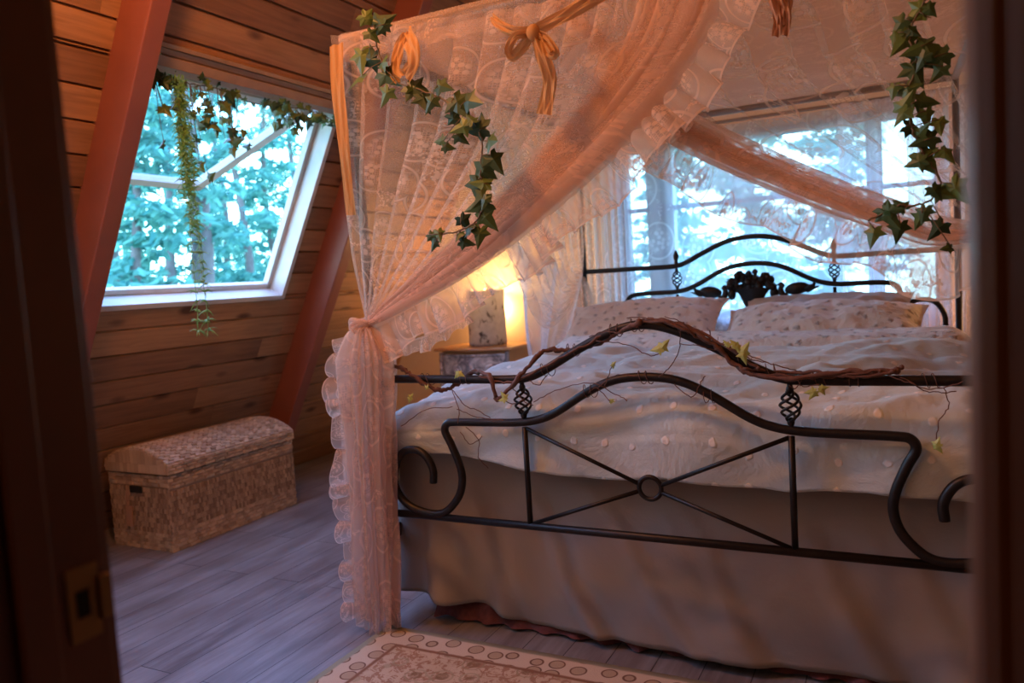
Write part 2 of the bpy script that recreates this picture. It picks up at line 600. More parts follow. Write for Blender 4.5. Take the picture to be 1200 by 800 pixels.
# distance in from the nearest edge (rug origin is its far left corner)
dx = m.math('MINIMUM', s2.outputs['X'], m.math('SUBTRACT', 2.1, s2.outputs['X']))
dy = m.math('MINIMUM', m.math('MULTIPLY', s2.outputs['Y'], -1.0), m.math('ADD', 1.35, s2.outputs['Y']))
de = m.math('MINIMUM', dx, dy)
scal = m.ramp(m.vor(v, 13, rand=.45), [(.28, 1.0), (.34, 0.0)])
scal2 = m.ramp(m.math('ABSOLUTE', m.math('SUBTRACT', m.vor(v, 13, rand=.45), .34)), [(.02, 1.0), (.05, 0.0)])
bor = m.mix(scal, (0.56, 0.44, 0.30), (0.42, 0.31, 0.19))
bor = m.mix(scal2, bor, (0.18, 0.10, 0.06))
col = m.mix(m.ramp(de, [(.115, 1.0), (.12, 0.0)], 'LINEAR'), col, bor)
col = m.mix(m.ramp(m.math('ABSOLUTE', m.math('SUBTRACT', de, .125)), [(.006, 1.0), (.009, 0.0)]), col, (0.24, 0.12, 0.065))
col = m.mix(m.ramp(de, [(.022, 1.0), (.026, 0.0)]), col, (0.30, 0.27, 0.17))
m.set(col, .95, spec=.1); m.bump(m.noise(v, 300, 2), .5, .004)
M['rug'] = m.m

# nightstand silver relief
m = NM('silver grey carved relief')
v = m.coord('Object')
f = m.noise(v, 14, 5, .6, 1.0)
m.set(m.mix(m.ramp(f, [(.4, 0.0), (.6, 1.0)]), (0.20, 0.20, 0.21), (0.62, 0.60, 0.58)), .4, .25); m.bump(f, .5, .006)
M['silver'] = m.m
M['honey'] = simple('honey wood top', (0.50, 0.26, 0.10), .3, nscale=8, namt=.2)

# birch bark shade
m = NM('birch bark lantern shade')
v = m.coord('Object', (1, 1, 1))
sp_ = m.ramp(m.noise(m.coord('Object', (15, 15, 8)), 1.3, 4, .6, .5), [(.57, 0.0), (.66, 1.0)])
f = m.noise(v, 30, 4)
col = m.mix(sp_, m.mix(f, (0.45, 0.43, 0.42), (0.72, 0.70, 0.68)), (0.10, 0.08, 0.07))
m.set(col, .6)
tl = m.n('ShaderNodeBsdfTranslucent'); m.l(col, tl.inputs[0])
mx = m.n('ShaderNodeMixShader'); mx.inputs[0].default_value = .45; m.l(m.b.outputs[0], mx.inputs[1]); m.l(tl.outputs[0], mx.inputs[2]); m.l(mx.outputs[0], m.out.inputs[0])
M['birch'] = m.m
m = NM('warm bulb glow'); m.set((1, .8, .5)); m.b.inputs['Emission Color'].default_value = (1, .62, .28, 1); m.b.inputs['Emission Strength'].default_value = 9
M['glow'] = m.m

# ------------------------------------------------------------ the room
fl = MB(); fl.box(((X0 + XR) / 2, (YB - 1.2) / 2 + .6, -.03), (XR - X0 + .3, YB + 1.6, .06))
struct(fl.build('floor', M['floor'], smooth=False))


def plank_rows(mb, P, ylo, yhi, slo, shi, holes, rng, wid=.142, thick=.02, axis_uv=1):
    """boards along y between slo..shi up the wall; P(y, s, d) gives the point; holes=[(y0,y1,s0,s1)]"""
    cuts = {slo, shi}
    s = slo
    while s < shi: cuts.add(round(s, 4)); s += wid
    for h in holes: cuts.add(h[2]); cuts.add(h[3])
    cs = sorted(c for c in cuts if slo <= c <= shi)
    rowid = {}
    for a, b in zip(cs, cs[1:]):
        if b - a < .004: continue
        mid = (a + b) / 2
        segs = [(ylo, yhi)]
        for h in holes:
            if h[2] < mid < h[3]:
                ns = []
                for p, q in segs:
                    if h[0] > p: ns.append((p, min(q, h[0])))
                    if h[1] < q: ns.append((max(p, h[1]), q))
                segs = ns
        row = int((mid - slo) / wid)
        rr = random.Random(row * 31 + 5)
        joints = []; y = ylo - rr.random() * 1.5
        while y < yhi: y += 1.3 + rr.random() * 1.6; joints.append(y)
        for p, q in segs:
            edges = [p] + [j for j in joints if p < j < q] + [q]
            for e0, e1 in zip(edges, edges[1:]):
                r = random.Random(row * 101 + int(sum(1 for j in joints if j <= (e0 + e1) / 2)) * 7).random()
                g = .0025; c = .004
                prof = [(a, 0), (a + g, 0), (a + g + c, thick), (b - g - c, thick), (b - g, 0), (b, 0)]
                n = len(mb.v)
                for yy in (e0 + .0008, e1 - .0008):
                    for ss, dd in prof: mb.v.append(P(yy, ss, dd))
                for i in range(5):
                    uvs = [(e0, prof[i][0] - a), (e0, prof[i + 1][0] - a), (e1, prof[i + 1][0] - a), (e1, prof[i][0] - a)]
                    mb.face([n + i, n + i + 1, n + 7 + i, n + 6 + i], uvs, r)
                mb.face([n + 4, n + 3, n + 2, n + 1], r=r); mb.face([n + 7, n + 8, n + 9, n + 10], r=r)
    return mb


smax = ZC / math.cos(TH)
HOLES = [(2.34, 3.62, S0, S1), (0.65, 1.78, S0, S1 + .6)]


def backing(mb, P, ylo, yhi, slo, shi, holes, d0=0.0, d1=-.10):
    ys = sorted({ylo, yhi, *[h[0] for h in holes], *[h[1] for h in holes]})
    ss = sorted({slo, shi, *[h[2] for h in holes], *[h[3] for h in holes]})
    for ya, yb in zip(ys, ys[1:]):
        for sa, sb in zip(ss, ss[1:]):
            ym, sm = (ya + yb) / 2, (sa + sb) / 2
            if any(h[0] < ym < h[1] and h[2] < sm < h[3] for h in holes): continue
            n = len(mb.v)
            for d in (d0, d1):
                for yy, s_ in ((ya, sa), (yb, sa), (yb, sb), (ya, sb)): mb.v.append(P(yy, s_, d))
            for q in ((0, 1, 2, 3), (7, 6, 5, 4), (0, 4, 5, 1), (1, 5, 6, 2), (2, 6, 7, 3), (3, 7, 4, 0)):
                mb.face([n + i for i in q], r=.1)


mb = MB()
plank_rows(mb, lambda y, s, d: wp(y, s, d), -.1, YB, 0, smax, HOLES, RNG)
backing(mb, lambda y, s, d: wp(y, s, d), -.1, YB, 0, smax, HOLES)
struct(mb.build('wall_left', M['pine'], smooth=False))


def wpr(y, s, d=0): return Vector((XR, y, 0)) + Vector((-SL.x, 0, SL.z)) * s + Vector((-NO.x, 0, NO.z)) * d


mb = MB()
plank_rows(mb, wpr, -.1, YB, 0, smax, [], RNG); backing(mb, wpr, -.1, YB, 0, smax, [])
struct(mb.build('wall_right', M['pine'], smooth=False))
cx0 = X0 + math.tan(TH) * ZC; cx1 = XR - math.tan(TH) * ZC


def pc(y, s, d): return Vector((cx0 - .1 + s, y, ZC - d))


mb = MB(); plank_rows(mb, pc, -.1, YB, 0, cx1 - cx0 + .2, [], RNG); backing(mb, pc, -.1, YB, 0, cx1 - cx0 + .2, [])
struct(mb.build('ceiling', M['pine'], smooth=False))

# head wall with a window opening
WX0, WX1, WBZ0, WBZ1 = -1.78, 0.20, 0.93, 2.12
mb = MB()
for (xa, xb, za, zb) in ((X0 - .2, WX0, 0, ZC), (WX1, XR + .2, 0, ZC), (WX0, WX1, 0, WBZ0), (WX0, WX1, WBZ1, ZC)):
    mb.box(((xa + xb) / 2, YB + .06, (za + zb) / 2), (xb - xa, .12, zb - za))
struct(mb.build('wall_back', M['cream_wall'], smooth=False))

# door wall with the doorway we look through
DX0, DX1 = -0.745, 0.028
mb = MB()
for (xa, xb, za, zb) in ((X0 - .2, DX0 - .02, 0, ZC), (DX1 + .02, XR + .2, 0, ZC), (DX0 - .02, DX1 + .02, 2.08, ZC)):
    mb.box(((xa + xb) / 2, YF - .06, (za + zb) / 2), (xb - xa, .12, zb - za))
struct(mb.build('wall_front', M['cream_wall'], smooth=False))
mb = MB()
mb.box((DX0 - .009, YF - .062, 1.04), (.018, .13, 2.08))
mb.box((DX1 + .009, YF - .062, 1.04), (.018, .13, 2.08))
mb.box(((DX0 + DX1) / 2, YF - .062, 2.07), (DX1 - DX0, .13, .02))
for x in (DX0 - .055, DX1 + .055):
    mb.box((x, YF + .008, 1.05), (.09, .016, 2.1)); mb.box((x, YF - .128, 1.05), (.09, .016, 2.1))
dj = struct(mb.build('door_1', M['jamb'], smooth=False, bevel=.002))
mb = MB()
mb.box((DX0 + .006, YF - .075, 1.04), (.012, .035, 2.06)); mb.box((DX1 - .001, YF - .10, 1.04), (.006, .03, 2.06))
mb.build('door_stop', M['jamb'], dj, smooth=False, bevel=.002)
pz = .955
mb = MB(); mb.box((DX0 + .0012, YF - .025, pz), (.0025, .034, .075)); mb.box((DX0 + .0035, YF - .004, pz), (.006, .012, .045))
sp2 = mb.build('strike_plate', M['brass'], dj, smooth=False, bevel=.001)
mb = MB(); mb.box((DX0 + .0028, YF - .026, pz), (.001, .014, .028)); mb.build('latch_shade', M['hole_shade'], sp2, smooth=False)  # black block painted as the shade of the latch hole


# the landing behind the doorway
mb = MB()
for c_, s_ in (((-1.65, -.85, 1.2), (.1, 2.5, 2.5)), ((.95, -.85, 1.2), (.1, 2.5, 2.5)), ((-.35, -2.05, 1.2), (2.7, .1, 2.5)), ((-.35, -.85, 2.47), (2.7, 2.5, .06)), ((-.35, -.92, -.03), (2.7, 2.4, .06))): mb.box(c_, s_)
struct(mb.build('wall_landing', M['jamb'], smooth=False))


# rafters
def rafter(ya, yb, depth=.19):
    mb = MB(); n = 0
    for yy in (ya, yb):
        for s, d in ((-.1, 0.0), (-.1 + 0, depth), (smax + .05, depth), (smax + .05, 0.0)):
            p = wp(yy, s, d)
            if p.z < 0: p = p + SL * (-p.z / SL.z)
            mb.v.append(p)
    for q in ((0, 1, 2, 3), (7, 6, 5, 4), (0, 4, 5, 1), (1, 5, 6, 2), (2, 6, 7, 3), (3, 7, 4, 0)): mb.face(q)
    return mb


for i, (ya, yb) in enumerate(((2.185, 2.275), (3.82, 3.91), (0.52, 0.61))):
    struct(rafter(ya, yb).build('trim_%d' % (i + 1), M['rafter'], smooth=False, bevel=.006),
           ['red-brown sloping beam left of the skylight', 'red-brown sloping beam right of the skylight', 'sloping beam beside the door'][i])


# skylights in the slanted wall
def skylight(idx, ya, yb, open_, S1=S1):
    fr = MB()
    D0, D1 = .03, -.115

    def bar(y0, y1, s0, s1, d0, d1, mb):
        n = len(mb.v)
        for d in (d0, d1):
            for yy, s_ in ((y0, s0), (y1, s0), (y1, s1), (y0, s1)): mb.v.append(wp(yy, s_, d))
        for q in ((0, 1, 2, 3), (7, 6, 5, 4), (0, 4, 5, 1), (1, 5, 6, 2), (2, 6, 7, 3), (3, 7, 4, 0)): mb.face([n + i for i in q])
    bar(ya, ya + .03, S0, S1, D0, D1, fr); bar(yb - .03, yb, S0, S1, D0, D1, fr)
    bar(ya, yb, S0, S0 + .03, D0, D1, fr); bar(ya, yb, S1 - .03, S1, D0, D1, fr)
    # inner ledge the sash closes on
    bar(ya + .03, ya + .06, S0 + .03, S1 - .03, D1 + .04, D1, fr); bar(yb - .06, yb - .03, S0 + .03, S1 - .03, D1 + .04, D1, fr)
    bar(ya + .03, yb - .03, S0 + .03, S0 + .06, D1 + .04, D1, fr)
    root = struct(fr.build('window_%d' % idx, M['white_wood'], smooth=False, bevel=.003))
    hd = MB()
    bar(ya - .02, yb + .02, S1, S1 + .045, .055, 0, hd); bar(ya - .02, yb + .02, S1 + .05, S1 + .075, .04, 0, hd); bar(ya - .02, yb + .02, S1 + .08, S1 + .10, .06, 0, hd)
    hd.build('window_header', M['header_wood'], root, smooth=False, bevel=.002)
    # sash hinged at the top
    top = wp(0, S1 - .04, D1 + .02)
    L = (S1 - S0) - .05
    if open_:
        dr = Vector((-3.95, 0, 1.95)) - Vector((top.x, 0, top.z))
        L = dr.length
        dr.normalize()
    else:
        dr = -SL
    nn = Vector((dr.z, 0, -dr.x))
    sa = MB()

    def sbar(y0, y1, a0, a1, mb, t=.022):
        n = len(mb.v)
        for d in (-t, t):
            for yy, s_ in ((y0, a0), (y1, a0), (y1, a1), (y0, a1)): mb.v.append(Vector((top.x, yy, top.z)) + dr * s_ + nn * d)
        for q in ((0, 1, 2, 3), (7, 6, 5, 4), (0, 4, 5, 1), (1, 5, 6, 2), (2, 6, 7, 3), (3, 7, 4, 0)): mb.face([n + i for i in q])
    y0, y1 = ya + .035, yb - .085
    sbar(y0, y0 + .065, 0, L, sa); sbar(y1 - .065, y1, 0, L, sa); sbar(y0, y1, 0, .05, sa); sbar(y0, y1, L - .065, L, sa)
    sash = sa.build('window_sash', M['white_wood'], root, smooth=False, bevel=.003)
    gm = MB(); sbar(y0 + .065, y1 - .065, .05, L - .065, gm, .002)
    gm.build('window_pane', M['glass'], sash, smooth=False)


skylight(1, 2.34, 3.62, True)
skylight(2, 0.65, 1.78, False, S1 + .6)

# head wall window
fr = MB()
yc = YB + .06
for (xa, xb, za, zb) in ((WX0, WX0 + .06, WBZ0, WBZ1), (WX1 - .06, WX1, WBZ0, WBZ1), (WX0, WX1, WBZ0, WBZ0 + .05), (WX0, WX1, WBZ1 - .05, WBZ1),
                         (-1.585, -1.40, WBZ0, WBZ1), (-.22, -.13, WBZ0, WBZ1)):
    fr.box(((xa + xb) / 2, yc, (za + zb) / 2), (xb - xa, .09, zb - za))
root = struct(fr.build('window_3', M['dark_frame'], smooth=False, bevel=.004))
mb = MB(); mb.box(((WX0 + WX1) / 2, yc, 1.68), (WX1 - WX0, .03, .03)); mb.box((-1.49, yc - .05, (WBZ0 + WBZ1) / 2), (.03, .02, WBZ1 - WBZ0))
mb.build('window_muntin', M['dark_frame'], root, smooth=False)
mb = MB(); mb.box(((WX0 + WX1) / 2, yc + .02, (WBZ0 + WBZ1) / 2), (WX1 - WX0 - .04, .004, WBZ1 - WBZ0 - .04)); mb.build('window_pane', M['glass'], root, smooth=False)
mb = MB(); mb.box(((WX0 + WX1) / 2, YB - .02, WBZ0 - .015), (WX1 - WX0 + .1, .10, .03)); mb.build('window_sill', M['white_wood'], root, smooth=False, bevel=.004)

mb = MB(); mb.box((X0 + .03, (YF + YB) / 2, .04), (.02, YB - YF, .08), Matrix.Rotation(TH, 3, 'Y'))

# ------------------------------------------------------------ iron canopy bed
XC, HB = -.72, 1.01       # footboard centre, half width
XH = -.78                 # headboard centre
YFT, YHD = 2.27, 4.5
ZR = 2.115
bed = thing('canopy_bed', 'dark iron four poster bed with arched scrollwork footboard and headboard', 'bed', (XC, (YFT + YHD) / 2, 0))
R1 = .0145


def both(pts):   # mirror a half polyline about x = 0
    return pts + [(-x, z) for x, z in reversed(pts) if abs(x) > 1e-4]


def xz(pts, xc, y): return [Vector((xc + x, y, z)) for x, z in pts]


def board(xc, y, tp, md, zlow, spx, zs, sc_mirror, hw, post_r):
    # top rail
    mb = MB(); mb.tube(smooth_path(xz(both(tp), xc, y), 8), R1, 12); mb.build('top_rail', M['iron'], bed)
    mb = MB(); mb.tube(smooth_path(xz(both(md), xc, y), 8), R1 * .95, 12); mb.build('scroll_rail', M['iron'], bed)
    if zlow:
        mb = MB(); mb.tube(xz([(-hw, zlow), (hw, zlow)], xc, y), R1 * .9, 12); mb.build('lower_rail', M['iron'], bed)
    zt, zm, zb = zs
    for sx in (-1, 1):
        X = xc + sx * spx
        mb = MB(); mb.tube([(X, y, zm - .02), (X, y, zb)], .0095, 10); mb.build('upright', M['iron'], bed)
        mb = MB()
        z0, z1 = zm + .02, zt - .02
        for k in range(4):
            mb.tube([Vector((X, y, 0)) + Vector((math.cos(k * PI / 2 + t * 2 * PI) * .028 * math.sin(PI * t) ** .7, math.sin(k * PI / 2 + t * 2 * PI) * .028 * math.sin(PI * t) ** .7, z0 + (z1 - z0) * t)) for t in [i / 24 for i in range(25)]], .0042, 6)
        mb.ball((X, y, z0), (.011, .011, .014)); mb.ball((X, y, z1), (.011, .011, .014))
        mb.tube([(X, y, zm), (X, y, z0)], .008, 8); mb.tube([(X, y, z1), (X, y, zt)], .008, 8)
        mb.build('twisted_basket', M['iron'], bed)
    if sc_mirror:
        for sx in (-1, 1):
            mb = MB(); mb.tube(smooth_path(xz([(sx * x, z) for x, z in sc_mirror], xc, y), 8), R1 * .9, 12); mb.build('scroll_end', M['iron'], bed)


tp = [(-1.0, .928), (-.72, .928), (-.47, .928), (-.395, .935), (-.327, .962), (-.205, 1.028), (-.09, 1.079), (0.0, 1.096)]
md = [(-.790, .559), (-.788, .607), (-.815, .655), (-.86, .675), (-.915, .660), (-.950, .60), (-.955, .54), (-.925, .488), (-.875, .459), (-.80, .447), (-.744, .460), (-.690, .515), (-.670, .575), (-.677, .63),
      (-.705, .70), (-.727, .745), (-.716, .772), (-.68, .779), (-.56, .781), (-.45, .784), (-.37, .795), (-.30, .822), (-.19, .888), (-.10, .926), (0.0, .937)]
board(XC, YFT, tp, md, .437, .417, (.922, .79, .437), None, 1.0, .02)
for sx in (-1, 1):
    for za, zb in ((.765, .603), (.445, .583)):
        mb = MB(); mb.tube(xz([(sx * .41, za), (sx * .032, zb)], XC, YFT), .0068, 8); mb.build('brace', M['iron'], bed)
mb = MB(); mb.tube([Vector((XC + .035 * math.cos(a), YFT, .593 + .035 * math.sin(a))) for a in [2 * PI * i / 32 for i in range(33)]], .0075, 8, caps=False); mb.build('ring', M['iron'], bed)
# headboard
tph = [(-1.0, 1.279), (-.70, 1.279), (-.448, 1.279), (-.36, 1.30), (-.287, 1.336), (-.14, 1.398), (0, 1.417)]
mdh = [(-.735, .95), (-.738, 1.06), (-.716, 1.11), (-.652, 1.127), (-.52, 1.129), (-.445, 1.130), (-.37, 1.142), (-.294, 1.172), (-.146, 1.246), (0, 1.268)]
scr = [(.80, .80), (.745, .84), (.728, .90), (.745, .975), (.79, 1.02), (.85, 1.03), (.90, 1.01), (.935, .95), (.94, .88)]
board(XH, YHD, tph, mdh, .86, .425, (1.275, 1.135, .86), scr, 1.0, .02)
for sx in (-1, 1):
    mb = MB(); mb.lathe((XH + sx * .425, YHD, 1.29), [(.006, 0), (.014, .01), (.009, .018), (.016, .035), (.017, .05), (.010, .068), (.001, .085)], 12); mb.build('finial', M['iron'], bed)
# cast flower basket with two birds
mb = MB(); rg = random.Random(3)
y = YHD
for i in range(70):
    a = rg.random() * PI; r = math.sqrt(rg.random())
    p = (XH + .125 * r * math.cos(a) - .005, y + rg.uniform(-.015, .012), 1.125 + .105 * r * math.sin(a))
    s = rg.uniform(.013, .024); mb.ball(p, (s, s * .7, s), 8, 5)
    if rg.random() < .35:
        q = Vector(p); dd = Vector((q.x - XH, 0, q.z - 1.12)).normalized()
        mb.tube([q, q + dd * .035], lambda t: .008 * (1 - t) + .0005, 5)
mb.lathe((XH, y, 1.02), [(.035, 0), (.05, .02), (.07, .07), (.095, .105), (.10, .11)], 16, 1, .35)
for sx in (-1, 1):
    mb.ball((XH + sx * .115, y, 1.10), (.025, .015, .032), 8, 5)
mb.build('flower_basket', M['iron'], bed)
for sx in (-1, 1):
    mb = MB()
    bx = XH + sx * .235
    mb.ball((bx, y, 1.118), (.066, .022, .034), 12, 8, Matrix.Rotation(-sx * .12, 3, 'Y'))
    mb.tube(smooth_path([(bx - sx * .05, y, 1.075), (bx - sx * .075, y, 1.085), (bx - sx * .085, y, 1.12), (bx - sx * .07, y, 1.145)], 5)[::-1], lambda t: .011 + .012 * t, 8)
    mb.ball((bx - sx * .082, y, 1.143), (.016, .012, .013), 8, 6)
    mb.tube([(bx - sx * .09, y, 1.143), (bx - sx * .118, y, 1.138)], lambda t: .006 * (1 - t) + .001, 6)
    mb.tube([(bx + sx * .04, y, 1.11), (bx + sx * .085, y, 1.132), (bx + sx * .10, y, 1.165)], lambda t: .018 * (1 - t) + .002, 8)
    mb.tube([(bx + sx * .05, y, 1.105), (bx + sx * .115, y, 1.125)], lambda t: .014 * (1 - t) + .002, 8)
    mb.tube([(bx, y, 1.08), (bx, y, .95)], .006, 6)
    mb.build('bird_figure', M['iron'], bed)
# posts, canopy rails, side rails
for nm, x, yy in (('post', XC - HB, YFT), ('post', XC + HB, YFT), ('post', XH - HB + .01, YHD), ('post', XH + HB - .01, YHD)):
    mb = MB(); mb.lathe((x, yy, 0), [(.022, 0), (.022, .02), (.0165, .025), (.0165, ZR)], 14)
    mb.ball((x, yy, .93 if yy < 3 else 1.28), (.026, .026, .022), 12, 8)
    mb.build(nm, M['iron'], bed)
cs = [(XC - HB, YFT), (XC + HB, YFT), (XH + HB - .01, YHD), (XH - HB + .01, YHD)]
for i in range(4):
    a, b = cs[i], cs[(i + 1) % 4]
    mb = MB(); mb.tube([(a[0], a[1], ZR), (b[0], b[1], ZR)], .0175, 12); mb.build('canopy_rail', M['iron_rail'], bed)
for a, b in ((cs[0], cs[3]), (cs[1], cs[2])):
    mb = MB(); mb.box(((a[0] + b[0]) / 2, (a[1] + b[1]) / 2, .34), (.03, YHD - YFT - .02, .05)); mb.build('side_rail', M['iron'], bed, smooth=False)

# ------------------------------------------------------------ bedding
mb = MB(); mb.box((XC - .02, 3.42, .51), (1.86, 2.0, .46))
mo = mb.build('mattress', M['sheet'], smooth=True, bevel=.06); tag(mo, 'white sheeted mattress showing at the right beside the pillows', 'mattress')


def nz(x, y, z=0, s=1.0): return mn.noise(Vector((x * s, y * s, z)))


# bed skirt: foot and both sides in one run
def skirt_pt(u, v):
    # u along: left side (y 4.4 -> 2.42), foot (x), right side
    La, Lb = 1.98, 2.07
    T = 2 * La + Lb
    d = u * T
    rad = .05
    hwS = 1.035
    top = .735
    flare = .035 * v
    bot = .034
    if d < La: p = Vector((XC - hwS, 4.40 - d, 0)); n = Vector((-1, 0, 0))
    elif d < La + Lb: p = Vector((XC - hwS + (d - La), 2.42, 0)); n = Vector((0, -1, 0))
    else: p = Vector((XC + hwS, 2.42 + (d - La - Lb), 0)); n = Vector((1, 0, 0))
    e = d - La   # distance from left foot corner
    # loose folds, biggest near the left corner
    f = .015 * math.sin(e * 7 + 1.5 * math.sin(e * 3)) + .012 * nz(e * 2.3, v * 1.2, 3) + .007 * nz(e * 7, v * 3, 9)
    rd = lambda q: (1 - abs(q) * 3) if abs(q) < .33 else 0
    f += .024 * rd(nz(e * 1.7 - v * 1.1, v * .5 + e * .3, 15)) + .012 * rd(nz(e * 3.2 - v * 1.6, v * .8, 25))
    k = math.exp(-abs(e - .12) / .28)
    f += k * .034 * math.sin(e * 26 + v * 2.0) * v
    # diagonal pull creases
    for ec, sl, am, wd in ((.10, .10, .030, .030), (.26, .22, .022, .022), (.42, .50, .020, .018), (.66, .62, .016, .020), (.98, .45, .012, .022), (1.30, .50, .014, .025), (1.62, .35, .012, .022)):
        q = (e - ec - sl * v * .75 + .03 * nz(v * 3, ec)) / (wd * (1 + v))
        f += am * math.exp(-q * q) * min(1, v * 2.2) - am * .5 * math.exp(-(q - 1.7) ** 2) * min(1, v * 2.2)
    if 0 < e < Lb and e > .1: bot += 0.0
    lift = .07 * math.exp(-((e - .02) / .30) ** 2) + .02 * math.exp(-((e - .35) / .08) ** 2)
    p = p + n * (f * v ** .8 + flare)
    p.z = top + (bot + lift - top) * v
    return p


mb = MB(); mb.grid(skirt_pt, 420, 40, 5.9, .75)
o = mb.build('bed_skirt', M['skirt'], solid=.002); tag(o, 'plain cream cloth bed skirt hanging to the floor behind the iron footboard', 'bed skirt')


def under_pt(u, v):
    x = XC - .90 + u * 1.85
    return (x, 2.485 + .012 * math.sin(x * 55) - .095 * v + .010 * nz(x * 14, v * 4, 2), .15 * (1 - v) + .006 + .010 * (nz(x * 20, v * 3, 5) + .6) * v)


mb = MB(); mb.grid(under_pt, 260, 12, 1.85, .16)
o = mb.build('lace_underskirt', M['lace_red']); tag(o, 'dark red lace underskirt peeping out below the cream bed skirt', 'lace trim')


# duvet
def duvet_pt(u, v):
    # u across (x), v from head (0) to foot (1); cloth distance coordinates
    W = 2.03; hang = .20
    dx = (u - .5) * (W + 2 * hang)
    Lt = 1.68; hf = .172
    dv = v * (Lt + hf)
    r = .075
    zt = .80 + .065 * math.exp(-((dv - .7) / .75) ** 2) - .035 * (dx / 1.0) ** 4 * (0.3 + .7 * min(1, dv / 1.2))
    ax = abs(dx); sx = 1 if dx > 0 else -1
    hw = W / 2
    # side profile
    if ax < hw - r: X = dx; Zx = 0
    elif ax < hw - r + r * PI / 2:
        a = (ax - hw + r) / r; X = sx * (hw - r + r * math.sin(a)); Zx = -r * (1 - math.cos(a))
    else: X = sx * (hw + .008); Zx = -r - (ax - hw + r - r * PI / 2)
    Y0 = 4.02
    if dv < Lt - r: Y = Y0 - dv; Zy = 0
    elif dv < Lt - r + r * PI / 2:
        a = (dv - Lt + r) / r; Y = Y0 - Lt + r - r * math.sin(a); Zy = -r * (1 - math.cos(a))
    else: Y = Y0 - Lt - .006; Zy = -r - (dv - Lt + r - r * PI / 2)
    e = 0
    fold = max(0, min(1, (dv - Lt + .1) / .1)) + max(0, min(1, (ax - hw + .1) / .1))
    zz = zt + min(0, Zx) + min(0, Zy)
    # left foot corner hem sits higher
    if Zy < -.05:
        zz += (-Zy - .05) * .6 * math.exp(-((dx + .98) / .35) ** 2)
    # puff and wrinkles
    wv = .020 * nz(dx * 1.8, dv * 2.4, 1) + .011 * nz(dx * 4 + 2 * nz(dx, dv, 7), dv * 9, 4) + .006 * nz(dx * 12, dv * 16, 8)
    rd = lambda q: (1 - abs(q) * 3) if abs(q) < .33 else 0
    wv += .030 * rd(nz(dx * 1.6 + .4 * nz(dx * 4, dv * 3, 2), dv * 3.2, 21)) + .011 * rd(nz(dx * 3.5, dv * 6 + dx * 2, 31)) + .003 * rd(nz(dx * 8, dv * 9 - dx * 3, 41))
    ed = .010 * math.sin(dx * 11 + 2 * nz(dx * 2, 0, 3)) + .014 * nz(dx * 5, dv * 5, 11)
    top = 1 - min(1, fold)
    Y -= (ed + .012) * min(1, max(0, (dv - Lt + .08) / .1))
    if ax > hw - .1: X += sx * (ed + .01) * min(1, (ax - hw + .1) / .1)
    if v < .06: zz -= .03 * (1 - v / .06)
    return (XC + X, Y, zz + wv * (0.35 + .65 * top) + .004 * math.sin(dx * 9) * (1 - top))


mb = MB(); mb.grid(duvet_pt, 240, 200, 2.35, 1.9)
o = mb.build('duvet', M['duvet'], solid=.02); tag(o, 'puffy white duvet with small raised blossoms spread over the bed', 'duvet')


# a second fold of the duvet turned back near the pillows
def fold_pt(u, v):
    dx = (u - .5) * 1.98
    a = v
    yy = 4.03 - a * .42 + .03 * nz(dx * 2, 0, 6)
    zz = .872 + .055 * math.sin(min(1, a * 1.08) * PI) ** .45 + .012 * nz(dx * 3, a * 3, 2) + .006 * nz(dx * 11, a * 9, 3)
    ex = max(0, abs(dx) - .86)
    return (XC + dx * .99, yy, zz - ex * ex * 5)


mb = MB(); mb.grid(fold_pt, 120, 30, 2.0, .5)
o = mb.build('top_sheet', M['pillow'], solid=.012); tag(o, 'sprigged top cover folded back across the bed below the pillows', 'bed cover')


def pillow(name, c, w_, h_, t_, tilt, yaw, mat, label, seed, roll=0):
    Mx = Matrix.Rotation(yaw, 3, 'Z') @ Matrix.Rotation(tilt, 3, 'X') @ Matrix.Rotation(roll, 3, 'Y')
    c = Vector(c)
    mb = MB()
    for sgn in (1, -1):
        def f(u, v):
            a = (u - .5) * 2; b = (v - .5) * 2
            body = max(0, (1 - abs(a * 1.06) ** 3.2)) * max(0, (1 - abs(b * 1.08) ** 2.6)) if abs(a) < .943 and abs(b) < .926 else 0
            T = t_ / 2 * body ** .48
            pin = 1 - .07 * (1 - abs(b) ** 2) * abs(a) ** 3
            pin2 = 1 - .10 * (1 - abs(a) ** 2) * abs(b) ** 3
            wr = .016 * nz(a * 1.8 + seed, b * 2, sgn) * body ** .3 + .012 * nz(a * 6 + seed, b * 2.4 + a * 2, sgn + 3) * body ** .3 + .006 * nz(a * 12, b * 9, seed)
            p = Vector((a * w_ / 2 * pin, b * h_ / 2 * pin2, sgn * (T + .002 + wr) + .012 * nz(a * 3, b * 3, seed) * abs(a * b)))
            return c + Mx @ p
        n0 = len(mb.f)
        mb.grid(f, 64, 44, w_, h_)
        if sgn < 0:
            for i in range(n0, len(mb.f)): mb.f[i] = mb.f[i][::-1]; mb.uv[i] = mb.uv[i][::-1]
    o = mb.build(name, mat)
    g = 'pillows on the bed'
    tag(o, label, 'pillow', g)
    return o


pillow('pillow', (-1.325, 4.14, .965), .90, .48, .18, math.radians(28), .02, M['pillow'], 'cream sprigged pillow on the left half of the bed', 1.3, roll=-.03)
pillow('pillow', (-.40, 4.08, .925), .96, .50, .20, math.radians(22), -.03, M['pillow'], 'large sprigged pillow at the front on the right half of the bed', 4.7)
pillow('pillow', (-.40, 4.31, .975), .84, .42, .13, math.radians(28), -.04, M['pillow_plain'], 'plain taupe pillow tucked behind the sprigged one on the right', 8.1)

# ------------------------------------------------------------ drapes


